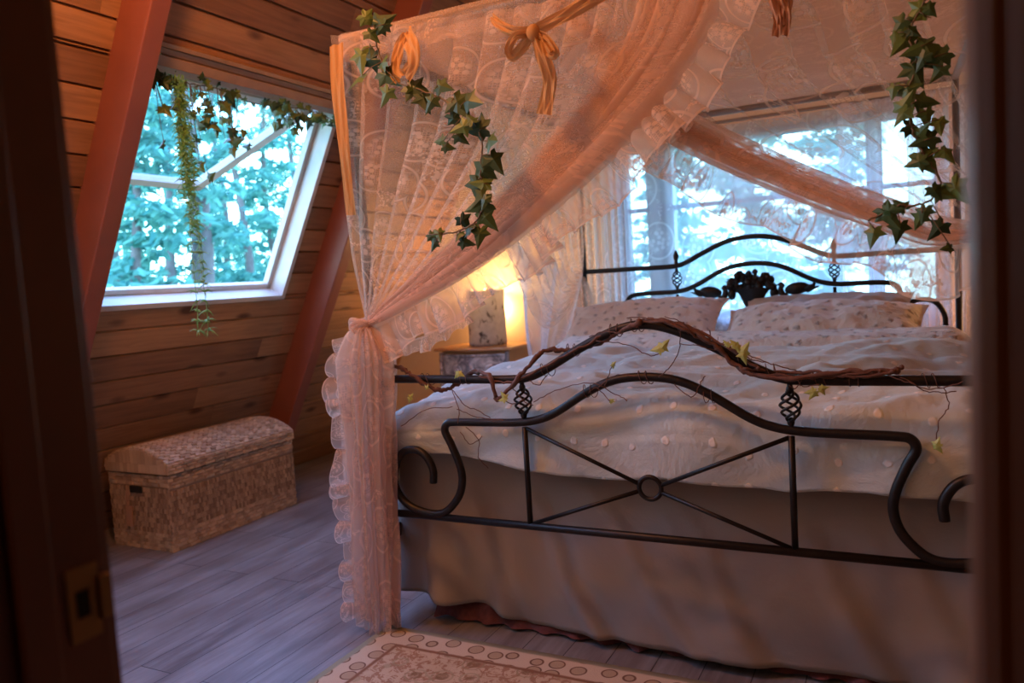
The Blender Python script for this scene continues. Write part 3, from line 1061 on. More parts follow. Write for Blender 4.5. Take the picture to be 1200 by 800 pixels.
def fan(name_parts, E0, E1, F, amp, n_u=320, n_v=60, band=.62, bandw=.80, fw=1.7, yoff=0, tiespread=.03, mat=None, parent=None, depth=.03, seed=0):
    e0, e1 = fn_of(E0), fn_of(E1)

    def f(u, v):
        g = min(1, v / .35)
        g = g * g * (3 - 2 * g)
        wb = u / band * bandw if u < band else bandw + (u - band) / (1 - band) * (1 - bandw)
        w0 = u * .35 + wb * .65
        wv = w0 * (1 - g) + wb * g
        P = e0(v).lerp(e1(v), wv)
        P2 = e0(v).lerp(e1(v), min(1, wv + .01)); P1 = e0(v).lerp(e1(v), max(0, wv - .01))
        t = P2 - P1
        t = t.normalized() if t.length > 1e-5 else Vector((1, 0, 0))
        ph = 2 * PI * F * u + 1.2 * math.sin(u * 9 + seed) + .5 * math.sin(v * 2.2 + u * 14)
        A = amp * (1 - v) * (.15 + .85 * min(1, v * 4)) + .006
        if u > band: A *= 1 + 1.2 * (u - band) / (1 - band)
        D = depth * (.35 + .65 * math.sin(PI * min(1, v * .8 + .2))) * (1 - .6 * v) + tiespread * v * v * .3
        return P + t * A * math.sin(ph) + Vector((0, -1, 0)) * (D * math.cos(ph) * .5 + .008 * nz(u * 6, v * 3, seed)) + Vector((0, -.02 * v * (u - .5), 0))
    mb = MB(); mb.grid(f, n_u, n_v, fw, 1.6)
    return mb.build(name_parts, mat, parent), f


def ruffle(parent, curve, down, width=.13, waves=30, amp=.022, name='ruffle', t0=0.0, t1=1.0, seed=0, n=420, mat=None):
    c = fn_of(curve, 120)

    def f(u, v):
        t = t0 + (t1 - t0) * u
        P = c(t); T = (c(min(1, t + .01)) - c(max(0, t - .01))).normalized()
        d = Vector(down)
        if d.length < .1: d = Vector((-T.z, 0, T.x))
        d = (d - T * d.dot(T) * .75).normalized()
        ph = 2 * PI * waves * u + 2.2 * math.sin(u * 17 + seed) + 1.1 * math.sin(u * 41 + seed)
        wd = width * (1 + .14 * math.sin(u * 31 + seed) + .10 * nz(u * 12, 0, seed))
        a = amp * (v ** .7) * (1 + .5 * math.sin(u * 23 + seed))
        return P + d * wd * v + Vector((0, -1, 0)) * (a * math.cos(ph) + .01 * v) + T * a * .9 * math.sin(ph)
    mb = MB(); mb.grid(f, n, 10, 4.2 * (t1 - t0), .13)
    return mb.build(name, mat or M['ruffle'], parent)


def tail(parent, x, y, ztop, zbot, rx, ry, name='gathered_tail', seed=0, lean=0.0, mat=None, bottomw=.8, folds=9, rt=.022):
    def f(u, v):
        a = 2 * PI * u
        z = ztop + (zbot - ztop) * v
        k = rt / rx + (1 - rt / rx) * min(1, (v / .10)) ** .6
        k *= 1 - (1 - bottomw) * v
        k *= 1 + .06 * math.sin(v * 9 + seed)
        fr_ = 1 + .26 * math.sin(folds * a + 1.3 * math.sin(v * 3 + seed)) + .12 * math.sin((folds * 2 + 3) * a + v * 4) + .10 * nz(math.cos(a) * 1.5, v * 6, seed)
        zz = z
        if v > .93: zz += .035 * math.sin(3 * a + seed) * (v - .93) / .07 + .02 * (v - .93) / .07
        return Vector((x + lean * v + rx * k * fr_ * math.cos(a), y + ry * k * fr_ * math.sin(a), zz))
    mb = MB(); mb.grid(f, 200, 70, 1.8, 1.3, closed=True)
    return mb.build(name, mat or M['sheer_tail'], parent)


YL = 2.225
L = lambda *p: [at(u, v, y=YL) for u, v in p]
dl = thing('lace_drape', 'peach lace drape swept across the front and tied to the left bed post', 'bed curtain', (-1.73, YL, 0), 'lace drapes of the canopy')
E0 = L((386, 42), (390, 110), (396, 200), (408, 290), (428, 376))
E1 = L((845, -30), (828, 20), (795, 75), (752, 130), (705, 182), (655, 230), (600, 277), (550, 314), (500, 345), (455, 370), (433, 380))
fan('drape_panel', E0, E1, 15, .030, mat=M['sheer'], parent=dl, fw=2.6, seed=1)
# a second, narrower layer of gathered cloth makes the dense band along the free edge
B0 = L((760, -30), (745, 30), (715, 85), (680, 130), (640, 175), (600, 215), (555, 258), (510, 300), (470, 336), (445, 360), (431, 378))
fan('gathered_band', B0, E1, 10, .020, n_u=200, mat=M['band'], parent=dl, fw=1.0, band=.5, bandw=.5, seed=5, yoff=.01)
ruffle(dl, E1, (.75, 0, -.75), .135, 26, .024, seed=2)
tail(dl, -1.722, YL - .01, 1.125, .02, .088, .075, seed=1, lean=-.035, bottomw=.72)
tail(dl, -1.712, YL, 1.12, .02, .066, .055, 'inner_tail', seed=4, lean=-.03, bottomw=.8, folds=6)
EL = [Vector((-1.755, YL - .04, 1.10)), Vector((-1.795, YL - .05, .95)), Vector((-1.785, YL - .05, .75)), Vector((-1.80, YL - .05, .55)), Vector((-1.81, YL - .05, .32)), Vector((-1.80, YL - .04, .08))]
ruffle(dl, EL, (-1, -.2, -.15), .055, 11, .026, name='tail_ruffle', seed=9, n=260)
# knot
mb = MB()
for k in range(5):
    a = k * 1.3
    mb.tube([Vector((-1.735, YL - .005, 1.125)) + Vector((.036 * math.cos(t), .034 * math.sin(t), .012 * math.sin(t * 2 + a) + .006 * (k - 2))) for t in [2 * PI * i / 20 for i in range(21)]], .010, 7)
mb.build('tie_knot', M['sheer_tail'], dl)
# puffed loop of lace just below the knot
PF = L((436, 383), (450, 392), (470, 398), (495, 394), (520, 380), (545, 362))
ruffle(dl, PF, (0, 0, -1), .05, 4, .012, name='loose_loop', seed=3, n=80)

YR = 2.315
Rr = lambda *p: [at(u, v, y=YR) for u, v in p]
dr_ = thing('lace_drape', 'peach lace drape swept to the right bed post with a frilled lower edge', 'bed curtain', (.29, YR, 0), 'lace drapes of the canopy')
tieR = Vector((.275, YR, 1.30))
G1 = [Vector((-1.02, YR, 2.125))] + Rr((712, 70), (745, 128), (790, 163), (850, 194), (910, 220), (970, 245), (1040, 270), (1100, 286)) + [tieR]
G0 = [Vector((.30, YR, 2.125)), Vector((.30, YR, 1.9)), Vector((.297, YR, 1.6)), Vector((.285, YR, 1.4)), tieR]
M['sheer_thin'] = sheer_mat('thin lace net', PEACH, .15, .75, .55)
fan('drape_panel', G0, G1, 12, .028, mat=M['sheer_thin'], parent=dr_, fw=2.4, seed=3, band=.8, bandw=.86)
G2 = [Vector((-.93, YR, 2.125))] + Rr((735, 70), (772, 112), (820, 140), (875, 165), (935, 192), (1000, 218), (1060, 238), (1110, 255)) + [tieR]
fan('gathered_band', G2, G1, 6, .020, n_u=160, mat=M['band'], parent=dr_, fw=.9, band=.5, bandw=.5, seed=7)
ruffle(dr_, G1, (-.25, 0, -.97), .125, 17, .016, seed=6, t0=.12, t1=.98)
tail(dr_, .30, YR, 1.285, .03, .09, .08, seed=3)

# canopy roof
def roof(u, v):
    x = (XC - HB - .03) * (1 - u) + (XC + HB + .03) * u - .05 * v * (1 if u < 2 else 0)
    yy = YFT - .03 + (YHD - YFT + .06) * v
    e = math.sin(PI * u) * math.sin(PI * v)
    return (x, yy, ZR + .022 - .07 * e + .012 * nz(u * 9, v * 5, 2) * e + .012 * math.sin(u * 40) * math.sin(PI * v) * .5)


mb = MB(); mb.grid(roof, 120, 60, 2.0, 2.2)
o = mb.build('canopy_roof', M['sheer_roof']); tag(o, 'sheer pinkish cloth roof stretched over the bed canopy rails', 'canopy cloth')
# short valance lip over the front and left rail
def lip(u, v):
    T = 2.05 + 2.2; d = u * T
    if d < 2.2: p = Vector((XC - HB - .03, YHD - d, 0)); n = Vector((-1, 0, 0))
    else: p = Vector((XC - HB - .03 + (d - 2.2), YFT - .03, 0)); n = Vector((0, -1, 0))
    return p + n * (.004 + .01 * v + .006 * math.sin(d * 60) * v) + Vector((0, 0, ZR + .022 - .10 * v))


mb = MB(); mb.grid(lip, 300, 6, 4.2, .1); o2 = mb.build('valance', M['sheer'], None)
o2.parent = o

# left side drape swept to the head post
XS = XC - HB - .02
ds = thing('lace_drape', 'pale lace drape along the left side sweeping down beside the nightstand', 'bed curtain', (XS, 4.45, 0), 'lace drapes of the canopy')
tieS = Vector((-1.79, 4.47, 1.235))
Hs0 = [Vector((XS, 4.45, 2.12)), Vector((XS, 4.46, 1.8)), Vector((XS, 4.46, 1.5)), tieS]
Hs1 = [Vector((XS - .01, 3.15, 2.12)), Vector((XS - .02, 3.35, 1.62)), Vector((XS - .04, 3.62, 1.20)), Vector((XS - .06, 3.9, .98)), Vector((XS - .04, 4.2, 1.05)), tieS]


def fan_y(E0, E1, F, amp, mat, parent, name, n_u=200, n_v=50, seed=0, fw=1.6):
    e0, e1 = fn_of(E0), fn_of(E1)

    def f(u, v):
        P = e0(v).lerp(e1(v), u)
        ph = 2 * PI * F * u + 1.1 * math.sin(u * 7 + seed) + .5 * math.sin(v * 3 + u * 9)
        return P + Vector((1, 0, 0)) * (.022 * math.cos(ph) * (1 - v * .6)) + Vector((0, 1, 0)) * amp * math.sin(ph) * (1 - v)
    mb = MB(); mb.grid(f, n_u, n_v, fw, 1.3)
    return mb.build(name, mat, parent)


fan_y(Hs0, Hs1, 11, .03, M['sheer'], ds, 'drape_panel', seed=2)
# loose hanging swag of it
A0 = [at(598, 285, x=-1.86), at(603, 330, x=-1.86), at(612, 380, x=-1.86), at(625, 425, x=-1.88)]
A1 = [at(683, 325, x=-1.80), at(680, 350, x=-1.80), at(672, 385, x=-1.81), at(650, 430, x=-1.84)]
a0, a1 = fn_of(A0), fn_of(A1)


def swag(u, v):
    P = a0(v).lerp(a1(v), u)
    return P + Vector((.03 * math.sin(u * 16 + v * 3) + .012 * math.sin(u * 37 + v * 6), 0, .02 * math.sin(u * 9) * v))


M['sheer_swag'] = sheer_mat('white lace sheer', (0.84, 0.74, 0.72), .68, .92, .6)
mb = MB(); mb.grid(swag, 120, 40, 1.0, .8); mb.build('loose_swag', M['sheer_swag'], ds)
tail(ds, -1.80, 4.47, 1.235, .12, .06, .06, seed=5)
mb = MB(); mb.ball(tieS, (.03, .03, .02), 12, 8); mb.build('tie_knot', M['sheer_tail'], ds)

# head drapes
def hang(name, label, xa, xb, y, ztop, zbot, mat, folds, amp, cat='curtain', group=None, seed=0, parent=None, fw=None):
    def f(u, v):
        x = xa + (xb - xa) * u
        ph = 2 * PI * folds * u + math.sin(u * 8 + seed) + .4 * math.sin(v * 3 + u * 6)
        return (x + amp * .5 * math.sin(ph * 1.0 + .7) * (.5 + .5 * v), y - amp * math.cos(ph) * (.6 + .4 * v), ztop + (zbot - ztop) * v)
    mb = MB(); mb.grid(f, int(folds * 22 + 10), 30, fw or (xb - xa) * 1.8, ztop - zbot)
    o = mb.build(name, mat, parent)
    if parent is None: tag(o, label, cat, group)
    return o


hang('lace_drape', 'pinkish sheer drape hanging straight behind the left headboard post', -1.99, -1.66, 4.60, 2.10, .004, M['sheer_tail'], 6, .020, 'bed curtain', 'lace drapes of the canopy', 1)
hang('lace_drape', 'sheer drape hanging behind the right end of the headboard, glowing amber', .0, .42, 4.66, 2.10, .004, M['sheer_tail'], 7, .022, 'bed curtain', 'lace drapes of the canopy', 4)
hang('window_curtain', 'white sheer curtain gathered at the left end of the bedroom window', -1.93, -1.60, 5.05, 2.16, .70, M['sheer_white'], 6, .018, 'curtain', 'sheers at the window behind the bed', 2)
hang('window_curtain', 'white sheer curtain gathered at the right end of the bedroom window', -.36, .38, 5.04, 2.16, .70, M['sheer_white'], 11, .020, 'curtain', 'sheers at the window behind the bed', 3)
hang('window_curtain', 'thin lace panel across the middle of the window behind the bed', -1.62, -.30, 5.10, 2.15, .80, M['lace_panel'], 9, .008, 'curtain', 'sheers at the window behind the bed', 5, fw=1.5)
mb = MB(); mb.tube([(-2.02, 5.07, 2.165), (.45, 5.07, 2.165)], .011, 10)
for x in (-2.03, .46): mb.ball((x, 5.07, 2.165), (.022, .02, .02), 10, 6)
for x in (-1.97, .40): mb.tube([(x, 5.07, 2.165), (x, YB + .005, 2.165)], .006, 8)
o = mb.build('curtain_rod', M['iron_rail']); tag(o, 'thin dark curtain rod above the window behind the bed', 'curtain rod')


# ribbons
def ribbon(mb, pts, w0, w1, tw=0.0, n=40, wv=.006):
    P = resample(pts, n)

    def f(u, v):
        t = v * n; i = min(int(t), n - 1)
        p = P[i].lerp(P[i + 1], t - i); T = (P[min(i + 1, n)] - P[max(i - 1, 0)]).normalized()
        side = T.cross(Vector((0, -1, 0)))
        side = side.normalized() if side.length > 1e-4 else Vector((1, 0, 0))
        side = Matrix.Rotation(tw * v, 3, T) @ side
        w_ = w0 + (w1 - w0) * v
        return p + side * (u - .5) * w_ + Vector((0, -1, 0)) * (wv * math.sin(u * 12 + v * 9) + wv * .6 * math.sin(u * 25))
    mb.grid(f, 16, n, w0 * 2, .5)


YRB = 2.155
K = lambda u, v, dy=0: at(u, v, y=YRB + dy)
bow = thing('ribbon_bow', 'golden muslin ribbon tied in a bow on the front canopy rail', 'ribbon', K(623, 38), 'golden ribbons on the canopy')
mb = MB(); ribbon(mb, [K(576, 20, .06), K(590, 32, .01), K(608, 38), K(622, 38)], .025, .035); ribbon(mb, [K(626, 36), K(655, 22), K(690, 0), K(720, -14, .06)], .035, .05, .3); mb.build('rail_loop', M['gold_ribbon'], bow)
mb = MB(); ribbon(mb, [K(622, 40), K(606, 42, -.02), K(596, 56, -.03), K(600, 66, -.02), K(614, 54), K(622, 42)], .028, .03, .2)
ribbon(mb, [K(628, 40), K(640, 46, -.02), K(650, 62, -.03), K(644, 62, -.02), K(634, 48), K(628, 42)], .028, .028, -.2)
mb.build('bow_loop', M['gold_ribbon'], bow)
mb = MB(); ribbon(mb, [K(628, 42, -.01), K(636, 65, -.02), K(643, 90, -.01), K(642, 112, 0), K(638, 134)], .035, .062, .3)
mb.build('ribbon_end', M['gold_ribbon'], bow)
mb = MB(); mb.ball(K(625, 38, -.01), (.022, .018, .024), 12, 8); mb.build('bow_knot', M['gold_ribbon'], bow)
rb = thing('ribbon_loop', 'golden muslin ribbon looped over the front rail near the left post', 'ribbon', K(478, 60), 'golden ribbons on the canopy')
mb = MB(); ribbon(mb, [K(474, 38, .04), K(466, 60), K(463, 82, -.02), K(470, 92, -.02)], .03, .05)
ribbon(mb, [K(476, 38, .04), K(482, 55, -.02), K(484, 75, -.03), K(476, 90, -.02)], .055, .06, .2); mb.build('ribbon_band', M['gold_ribbon'], rb)
mb = MB(); ribbon(mb, [K(466, 66), K(463, 88), K(460, 100)], .014, .012, .2); mb.build('ribbon_end', M['gold_ribbon'], rb)
pst = MB(); ribbon(pst, [K(394, 52, .03), K(397, 110, .02), K(402, 170, .01), K(408, 215, .02), K(412, 252, .03)], .062, .045, .15, n=60, wv=.005)
o = pst.build('post_ribbon', M['gold_ribbon']); tag(o, 'long orange strip of muslin hanging down the left front corner post', 'ribbon', 'golden ribbons on the canopy')
rb = MB(); ribbon(rb, [K(905, -30, .12), K(912, 0, .12), K(917, 22, .12), K(915, 42, .12)], .05, .05, .3, wv=.01)
ribbon(rb, [K(925, -30, .12), K(922, 0, .12), K(918, 30, .12)], .03, .03, -.3, wv=.01)
o = rb.build('ribbon_tail', simple('muslin pink', (.62, .36, .25), .8)); tag(o, 'short pinkish ribbon end hanging at the top right of the canopy', 'ribbon', 'golden ribbons on the canopy')

# ------------------------------------------------------------ ivy
LEAF = [(0, -.02), (.10, -.16), (.30, -.20), (.27, .0), (.52, .16), (.26, .30), (.20, .48), (0, .95), (-.20, .48), (-.26, .30), (-.52, .16), (-.27, .0), (-.30, -.20), (-.10, -.16)]


def leaf(mb, p, size, fwd, up, rng, r=None):
    """fwd: direction of the tip, up: face normal"""
    fwd = Vector(fwd).normalized(); up = Vector(up); side = fwd.cross(up).normalized(); up = side.cross(fwd)
    n = len(mb.v); r = rng.random() if r is None else r
    p = Vector(p)
    mb.v.append(p + fwd * .2 * size + up * .05 * size)
    for x, y_ in LEAF:
        mb.v.append(p + side * x * size * rng.uniform(.88, 1.12) + fwd * y_ * size + up * size * (-.22 * abs(x) - .10 * y_ * y_ + rng.uniform(-.03, .03)))
    k = len(LEAF)
    for i in range(k): mb.face([n, n + 1 + i, n + 1 + (i + 1) % k], r=r)


def ivy(name, label, cat, path, spots, rng, size=(.05, .08), normal=(0, -1, 0), group=None, n_extra=20, spread=.05):
    base = Vector(path[0]); t = thing(name, label, cat, base, group)
    st = MB(); P = smooth_path(path, 8)
    P = [p + Vector((rng.uniform(-.003, .003), rng.uniform(-.003, .003), rng.uniform(-.003, .003))) for p in P]
    st.tube(P, .0028, 6)
    lv = MB()
    N = Vector(normal)
    for q, s in spots:
        q = Vector(q)
        near = min(P, key=lambda a: (a - q).length)
        st.tube([near, near.lerp(q, .5) + N * .01, q], .0014, 5)
        d = Vector((rng.uniform(-1, 1), rng.uniform(-.3, .3), rng.uniform(-1.2, .3)))
        leaf(lv, q, s, d, N + Vector((rng.uniform(-.5, .5), rng.uniform(-.5, .5), rng.uniform(-.3, .6))), rng)
    f = fn_of(path)
    for i in range(n_extra):
        q = f((i + rng.random()) / n_extra) + Vector((rng.uniform(-1, 1) * spread, 0, rng.uniform(-1, 1) * spread)) + N * rng.uniform(.005, .03)
        d = Vector((rng.uniform(-1, 1), rng.uniform(-.4, .4), rng.uniform(-1.4, .4)))
        leaf(lv, q, rng.uniform(*size), d, N + Vector((rng.uniform(-.6, .6), rng.uniform(-.5, .5), rng.uniform(-.3, .7))), rng)
    st.build('stem', M['vine_stem'], t); lv.build('leaves', M['ivy'], t, smooth=False)
    return t


rg = random.Random(11)
YI = 2.13
I = lambda u, v, dy=0: at(u, v, y=YI + dy)
ivy('ivy_garland', 'dark green ivy garland trailing down the front lace from the left canopy corner', 'garland',
    [I(428, 15, .05), I(438, 30, .0), I(440, 50), I(452, 80), I(470, 98), I(500, 108), I(530, 122), I(555, 145), I(565, 170), I(563, 205), I(568, 235), I(555, 262), I(520, 275)],
    [(I(425, 18), .07), (I(440, 30), .085), (I(452, 28), .06), (I(423, 60), .09), (I(440, 68), .09), (I(425, 88), .08), (I(448, 85), .09), (I(455, 105), .07), (I(480, 100), .10), (I(494, 112), .08),
     (I(513, 100), .07), (I(532, 115), .10), (I(546, 118), .08), (I(528, 135), .07), (I(535, 158), .055), (I(520, 165), .05), (I(520, 172), .045), (I(568, 150), .09), (I(572, 165), .08), (I(575, 182), .08),
     (I(570, 195), .09), (I(560, 210), .09), (I(572, 215), .07), (I(572, 238), .09), (I(565, 250), .08), (I(540, 255), .06), (I(563, 268), .07), (I(513, 270), .05), (I(503, 275), .045), (I(510, 283), .045), (I(540, 272), .045), (I(540, 283), .055)],
    rg, (.045, .07), group='ivy garlands on the canopy', n_extra=10, spread=.02)
ivy('ivy_garland', 'dark green ivy garland hanging down near the right bed post', 'garland',
    [I(1100, -25), I(1082, 5), I(1066, 40), I(1075, 75), I(1065, 105), I(1066, 135), I(1072, 160), I(1085, 185), I(1102, 215), I(1085, 238), I(1050, 242), I(1018, 258)],
    [(I(1082, 5), 0.064), (I(1060, 22), 0.056), (I(1085, 20), 0.048), (I(1050, 38), 0.040), (I(1065, 42), 0.064), (I(1092, 50), 0.080), (I(1075, 60), 0.080), (I(1068, 75), 0.072), (I(1110, 62), 0.056), (I(1105, 78), 0.048), (I(1048, 100), 0.040),
     (I(1062, 100), 0.064), (I(1075, 118), 0.056), (I(1055, 130), 0.056), (I(1062, 148), 0.056), (I(1085, 130), 0.048), (I(1100, 140), 0.048), (I(1075, 160), 0.048), (I(1095, 160), 0.064), (I(1078, 180), 0.072), (I(1103, 175), 0.056),
     (I(1115, 215), 0.072), (I(1098, 225), 0.048), (I(1035, 245), 0.072), (I(1060, 245), 0.040), (I(1055, 262), 0.056), (I(1025, 268), 0.056), (I(1105, 262), 0.056), (I(1080, 252), 0.048), (I(1115, 290), 0.032)],
    rg, (.035, .055), group='ivy garlands on the canopy', n_extra=8, spread=.02)
# ivy along the head of the skylight
wn = NO


def WT(y, dz=0.0, d=.03): return wp(y, S1 - .02, d) + Vector((0, 0, dz))


path = [WT(2.36, -.02), WT(2.55, -.03), WT(2.75, -.02), WT(2.95, -.05), WT(3.15, -.03), WT(3.35, -.02), WT(3.5, -.03), WT(3.6, -.06)]
sp_l = []
r2 = random.Random(5)
for y0_, n_, dep in ((2.42, 12, .16), (2.62, 12, .22), (2.72, 6, .10), (2.78, 14, .30), (3.12, 20, .14), (3.22, 12, .18), (3.42, 6, .06), (3.56, 8, .10), (2.45, 5, .45), (2.60, 7, .48)):
    for i in range(n_):
        sp_l.append((WT(y0_ + r2.uniform(-.07, .07), -r2.random() * dep, .04 + r2.random() * .05), r2.uniform(.035, .07)))
ivy('ivy_swag', 'ivy swag draped along the top of the open skylight', 'garland', path, sp_l, r2, (.035, .06), normal=(.6, -.75, 0), n_extra=22, spread=.035)
# trailing fern garland hanging plumb
fg = thing('trailing_plant', 'long thin strand of pale trailing greenery hanging down across the skylight', 'hanging plant', WT(2.47, 0, .05))
tp0 = WT(2.47, 0, .07); bot_z = at(206, 388, y=2.47).z
Lh = tp0.z - bot_z
st = MB(); lv = MB()
strands = []
for k in range(9):
    x0_, y0_ = r2.uniform(-.03, .03), r2.uniform(-.03, .03)
    ln = Lh * (1.0 if k < 2 else r2.uniform(.35, .97))
    pts = [tp0 + Vector((x0_ * (.4 + t * .7) + .014 * math.sin(t * 11 + k), y0_ * (.4 + t * .7) + .014 * math.cos(t * 13 + k), -ln * t)) for t in [i / 26 for i in range(27)]]
    st.tube(pts, .0016, 5)
    for p in pts[2:]:
        for q in range(4 if p.z > bot_z + .12 else 7):
            a = r2.random() * 2 * PI
            d = Vector((math.cos(a), math.sin(a), r2.uniform(-.9, .5)))
            ln2 = r2.uniform(.018, .045)
            e = p + d * ln2
            lv.tube([p, p + d * ln2 * .5 + Vector((0, 0, .004)), e + Vector((0, 0, -.006))], lambda t: .0036 * (1 - t * .8), 4)
st.build('stem', M['fern'], fg); lv.build('leaves', M['fern'], fg)

# ------------------------------------------------------------ twig garland on the footboard
TG = lambda u, v, dy=-.03: at(u, v, y=YFT + dy)
tw = thing('grapevine_garland', 'twisted brown twig garland with tiny leaves wound along the top of the footboard', 'garland', TG(760, 385))
strands = [
    ([TG(462, 428), TG(480, 437, -.035), TG(500, 452, -.02), TG(520, 457, .0), (TG(540, 446, .03)), TG(555, 436, .02), TG(575, 442, -.03), TG(582, 468, -.035), TG(600, 452, -.035), TG(622, 425, -.03), TG(640, 410, .02), TG(665, 410, .03), TG(700, 403, .02), TG(725, 388, -.01), TG(750, 378, -.03)], .0082),
    ([TG(735, 386, .03), TG(765, 375, .0), TG(800, 383, -.03), TG(830, 398, -.03), TG(856, 422, -.02), TG(880, 438, -.03), TG(930, 443, -.04), TG(990, 436, -.03), TG(1050, 434, -.02)], .0075),
    ([TG(560, 440, -.03), TG(600, 448, -.03), TG(640, 428, -.04), TG(680, 408, -.03), TG(720, 386, .0), TG(760, 374, .02), TG(800, 380, .0), TG(850, 405, -.03), TG(890, 432, -.04)], .0045),
    ([TG(700, 400, .03), TG(740, 380, .0), TG(780, 378, -.04), TG(820, 396, -.03), TG(852, 414, .02), TG(872, 436, .0), TG(910, 440, -.03), TG(960, 442, -.03), TG(1010, 438, .0), TG(1055, 432, .0)], .005),
    ([TG(870, 432, -.03), TG(915, 436, .0), TG(960, 436, -.03), TG(1000, 441, -.03), TG(1048, 436, -.03)], .005),
    ([TG(880, 440, -.03), TG(930, 438, .02), TG(980, 441, -.03), TG(1030, 434, -.03)], .0038),
]
mb = MB()
for pts, r in strands:
    P = smooth_path(pts, 8)
    P = [p + Vector((rg.uniform(-.0035, .0035), rg.uniform(-.003, .003), rg.uniform(-.0035, .0035))) for p in P]
    mb.tube(P, (lambda r: (lambda t: r * (.75 + .35 * math.sin(t * 40) ** 2)))(r), 7)
    mb.ball(P[-1], (r * 1.4, r * 1.4, r * 1.5), 7, 5)
mb.build('main_stem', M['twig'], tw)
mb = MB()
tend = [
    [(530, 457), (537, 480), (536, 497)], [(530, 455), (545, 475), (560, 480), (575, 490)], [(536, 480), (560, 488), (590, 492)], [(470, 500), (500, 480), (530, 476)], [(600, 452), (615, 470), (625, 476)],
    [(625, 470), (650, 458), (690, 449), (720, 462), (735, 470)], [(797, 385), (797, 410), (785, 430), (770, 442)], [(797, 402), (820, 405), (838, 411), (850, 402), (862, 412)],
    [(700, 400), (735, 405), (760, 415), (775, 415)], [(875, 415), (900, 425), (925, 432), (940, 436)], [(1055, 442), (1085, 455), (1110, 452), (1128, 448)], [(1108, 455), (1112, 475), (1100, 495), (1097, 520)],
    [(1040, 440), (1070, 450), (1090, 458), (1120, 458)], [(545, 500), (560, 515), (560, 535), (572, 548)], [(540, 505), (552, 520), (566, 512)], [(715, 470), (700, 455), (690, 462)], [(718, 427), (712, 440), (708, 452)],
    [(790, 450), (810, 465), (820, 450), (826, 440)], [(745, 440), (720, 440), (700, 455)], [(735, 372), (755, 372), (775, 378)], [(780, 372), (800, 378), (812, 392)], [(640, 440), (630, 452), (620, 446)],
    [(960, 450), (940, 452), (936, 446)], [(860, 410), (880, 420), (900, 424)], [(940, 446), (930, 455), (925, 450)], [(580, 462), (600, 474), (615, 468)], [(690, 395), (710, 388), (730, 392)]]
for t_ in tend:
    P = smooth_path([TG(u + rg.uniform(-1, 1), v + rg.uniform(-1, 1), rg.uniform(-.055, -.02)) for u, v in t_], 6)
    mb = MB()
    mb.tube([p + Vector((rg.uniform(-.002, .002), 0, rg.uniform(-.002, .002))) for p in P], .0015, 5)
    mb.build('tendril', M['twig'], tw)
# little coils of tendril round the rails
for u, v in ((500, 444), (545, 443), (640, 433), (670, 410), (720, 387), (745, 381), (800, 385), (830, 395), (870, 418), (905, 434), (960, 443), (1000, 444), (690, 458), (755, 442), (830, 464), (1090, 446)):
    c = at(u, v, y=YFT)
    ax = rg.uniform(-.5, .5)
    mb = MB()
    mb.tube([c + Vector((.0035 * t - .02 + ax * .01 * math.sin(t), .020 * math.cos(t), .020 * math.sin(t))) for t in [i * .5 for i in range(26)]], .0013, 4)
    mb.build('tendril_coil', M['twig'], tw)
for u, v, s in ((537, 437, .035), (592, 467, .04), (775, 408, .05), (863, 405, .035), (870, 413, .05), (852, 404, .025), (955, 459, .04), (718, 427, .02), (715, 470, .022), (1097, 522, .035), (480, 466, .03), (500, 455, .022), (962, 455, .03)):
    mb = MB()
    for k in range(2):
        leaf(mb, TG(u, v, -.05), s * .8, (rg.uniform(-1, 1), 0, rg.uniform(-1, 1)), (rg.uniform(-.4, .4), -1, rg.uniform(-.4, .6)), rg)
    mb.build('leaf', M['bud'], tw, smooth=False)

# ------------------------------------------------------------ wicker chest
CX0, CX1, CY0, CY1, CH = -3.75, -3.30, 2.60, 3.48, .39
ch = thing('wicker_chest', 'woven seagrass chest with a domed lid on the floor under the skylight', 'chest', ((CX0 + CX1) / 2, (CY0 + CY1) / 2, 0))
rr = random.Random(2)


def strap_panel(mb, P, wu, wv, band_lo, band_hi, su=.0125):
    """P(a, b, d): a along 0..wu, b up 0..wv; vertical canes with flat woven bands"""
    def put(a0_, a1_, b0, b1, d0, d1, r):
        n = len(mb.v)
        for a_, b_, dd in ((a0_, b0, d0), (a1_, b0, d0), (a1_, b1, d0), (a0_, b1, d0)): mb.v.append(P(a_, b_, dd))
        e = .0026
        for a_, b_ in ((a0_ + e, b0 + e), (a1_ - e, b0 + e), (a1_ - e, b1 - e), (a0_ + e, b1 - e)): mb.v.append(P(a_, b_, d1))
        mb.face([n + 4, n + 5, n + 6, n + 7], [(a0_, b0), (a1_, b0), (a1_, b1), (a0_, b1)], r)
        for q in ((0, 1, 5, 4), (1, 2, 6, 5), (2, 3, 7, 6), (3, 0, 4, 7)): mb.face([n + i for i in q], r=r)
    n = int(wu / su)
    w_ = wu / n
    for i in range(n):
        b = band_lo
        rows = int((wv - band_lo - band_hi) / .026)
        for j in range(rows):
            off = .0050 if (i + j) % 2 else .0010
            bb = band_lo + j * .026
            put(i * w_, (i + 1) * w_, bb, bb + .0258, 0, .004 + off, rr.uniform(.0, .75))
    for lo, hi in ((0, band_lo), (wv - band_hi, wv)):
        rows = max(1, int((hi - lo) / .017)); hh = (hi - lo) / rows
        m_ = int(wu / .032); ww = wu / m_
        for j in range(rows):
            for i in range(-1, m_ + 1):
                a0_ = i * ww + (ww / 2 if j % 2 else 0); a1_ = a0_ + ww
                a0_, a1_ = max(0, a0_), min(wu, a1_)
                if a1_ - a0_ < .004: continue
                put(a0_, a1_, lo + j * hh, lo + (j + 1) * hh, 0, .006 + .005 * ((i + j) % 2), rr.uniform(.30, 1.0))


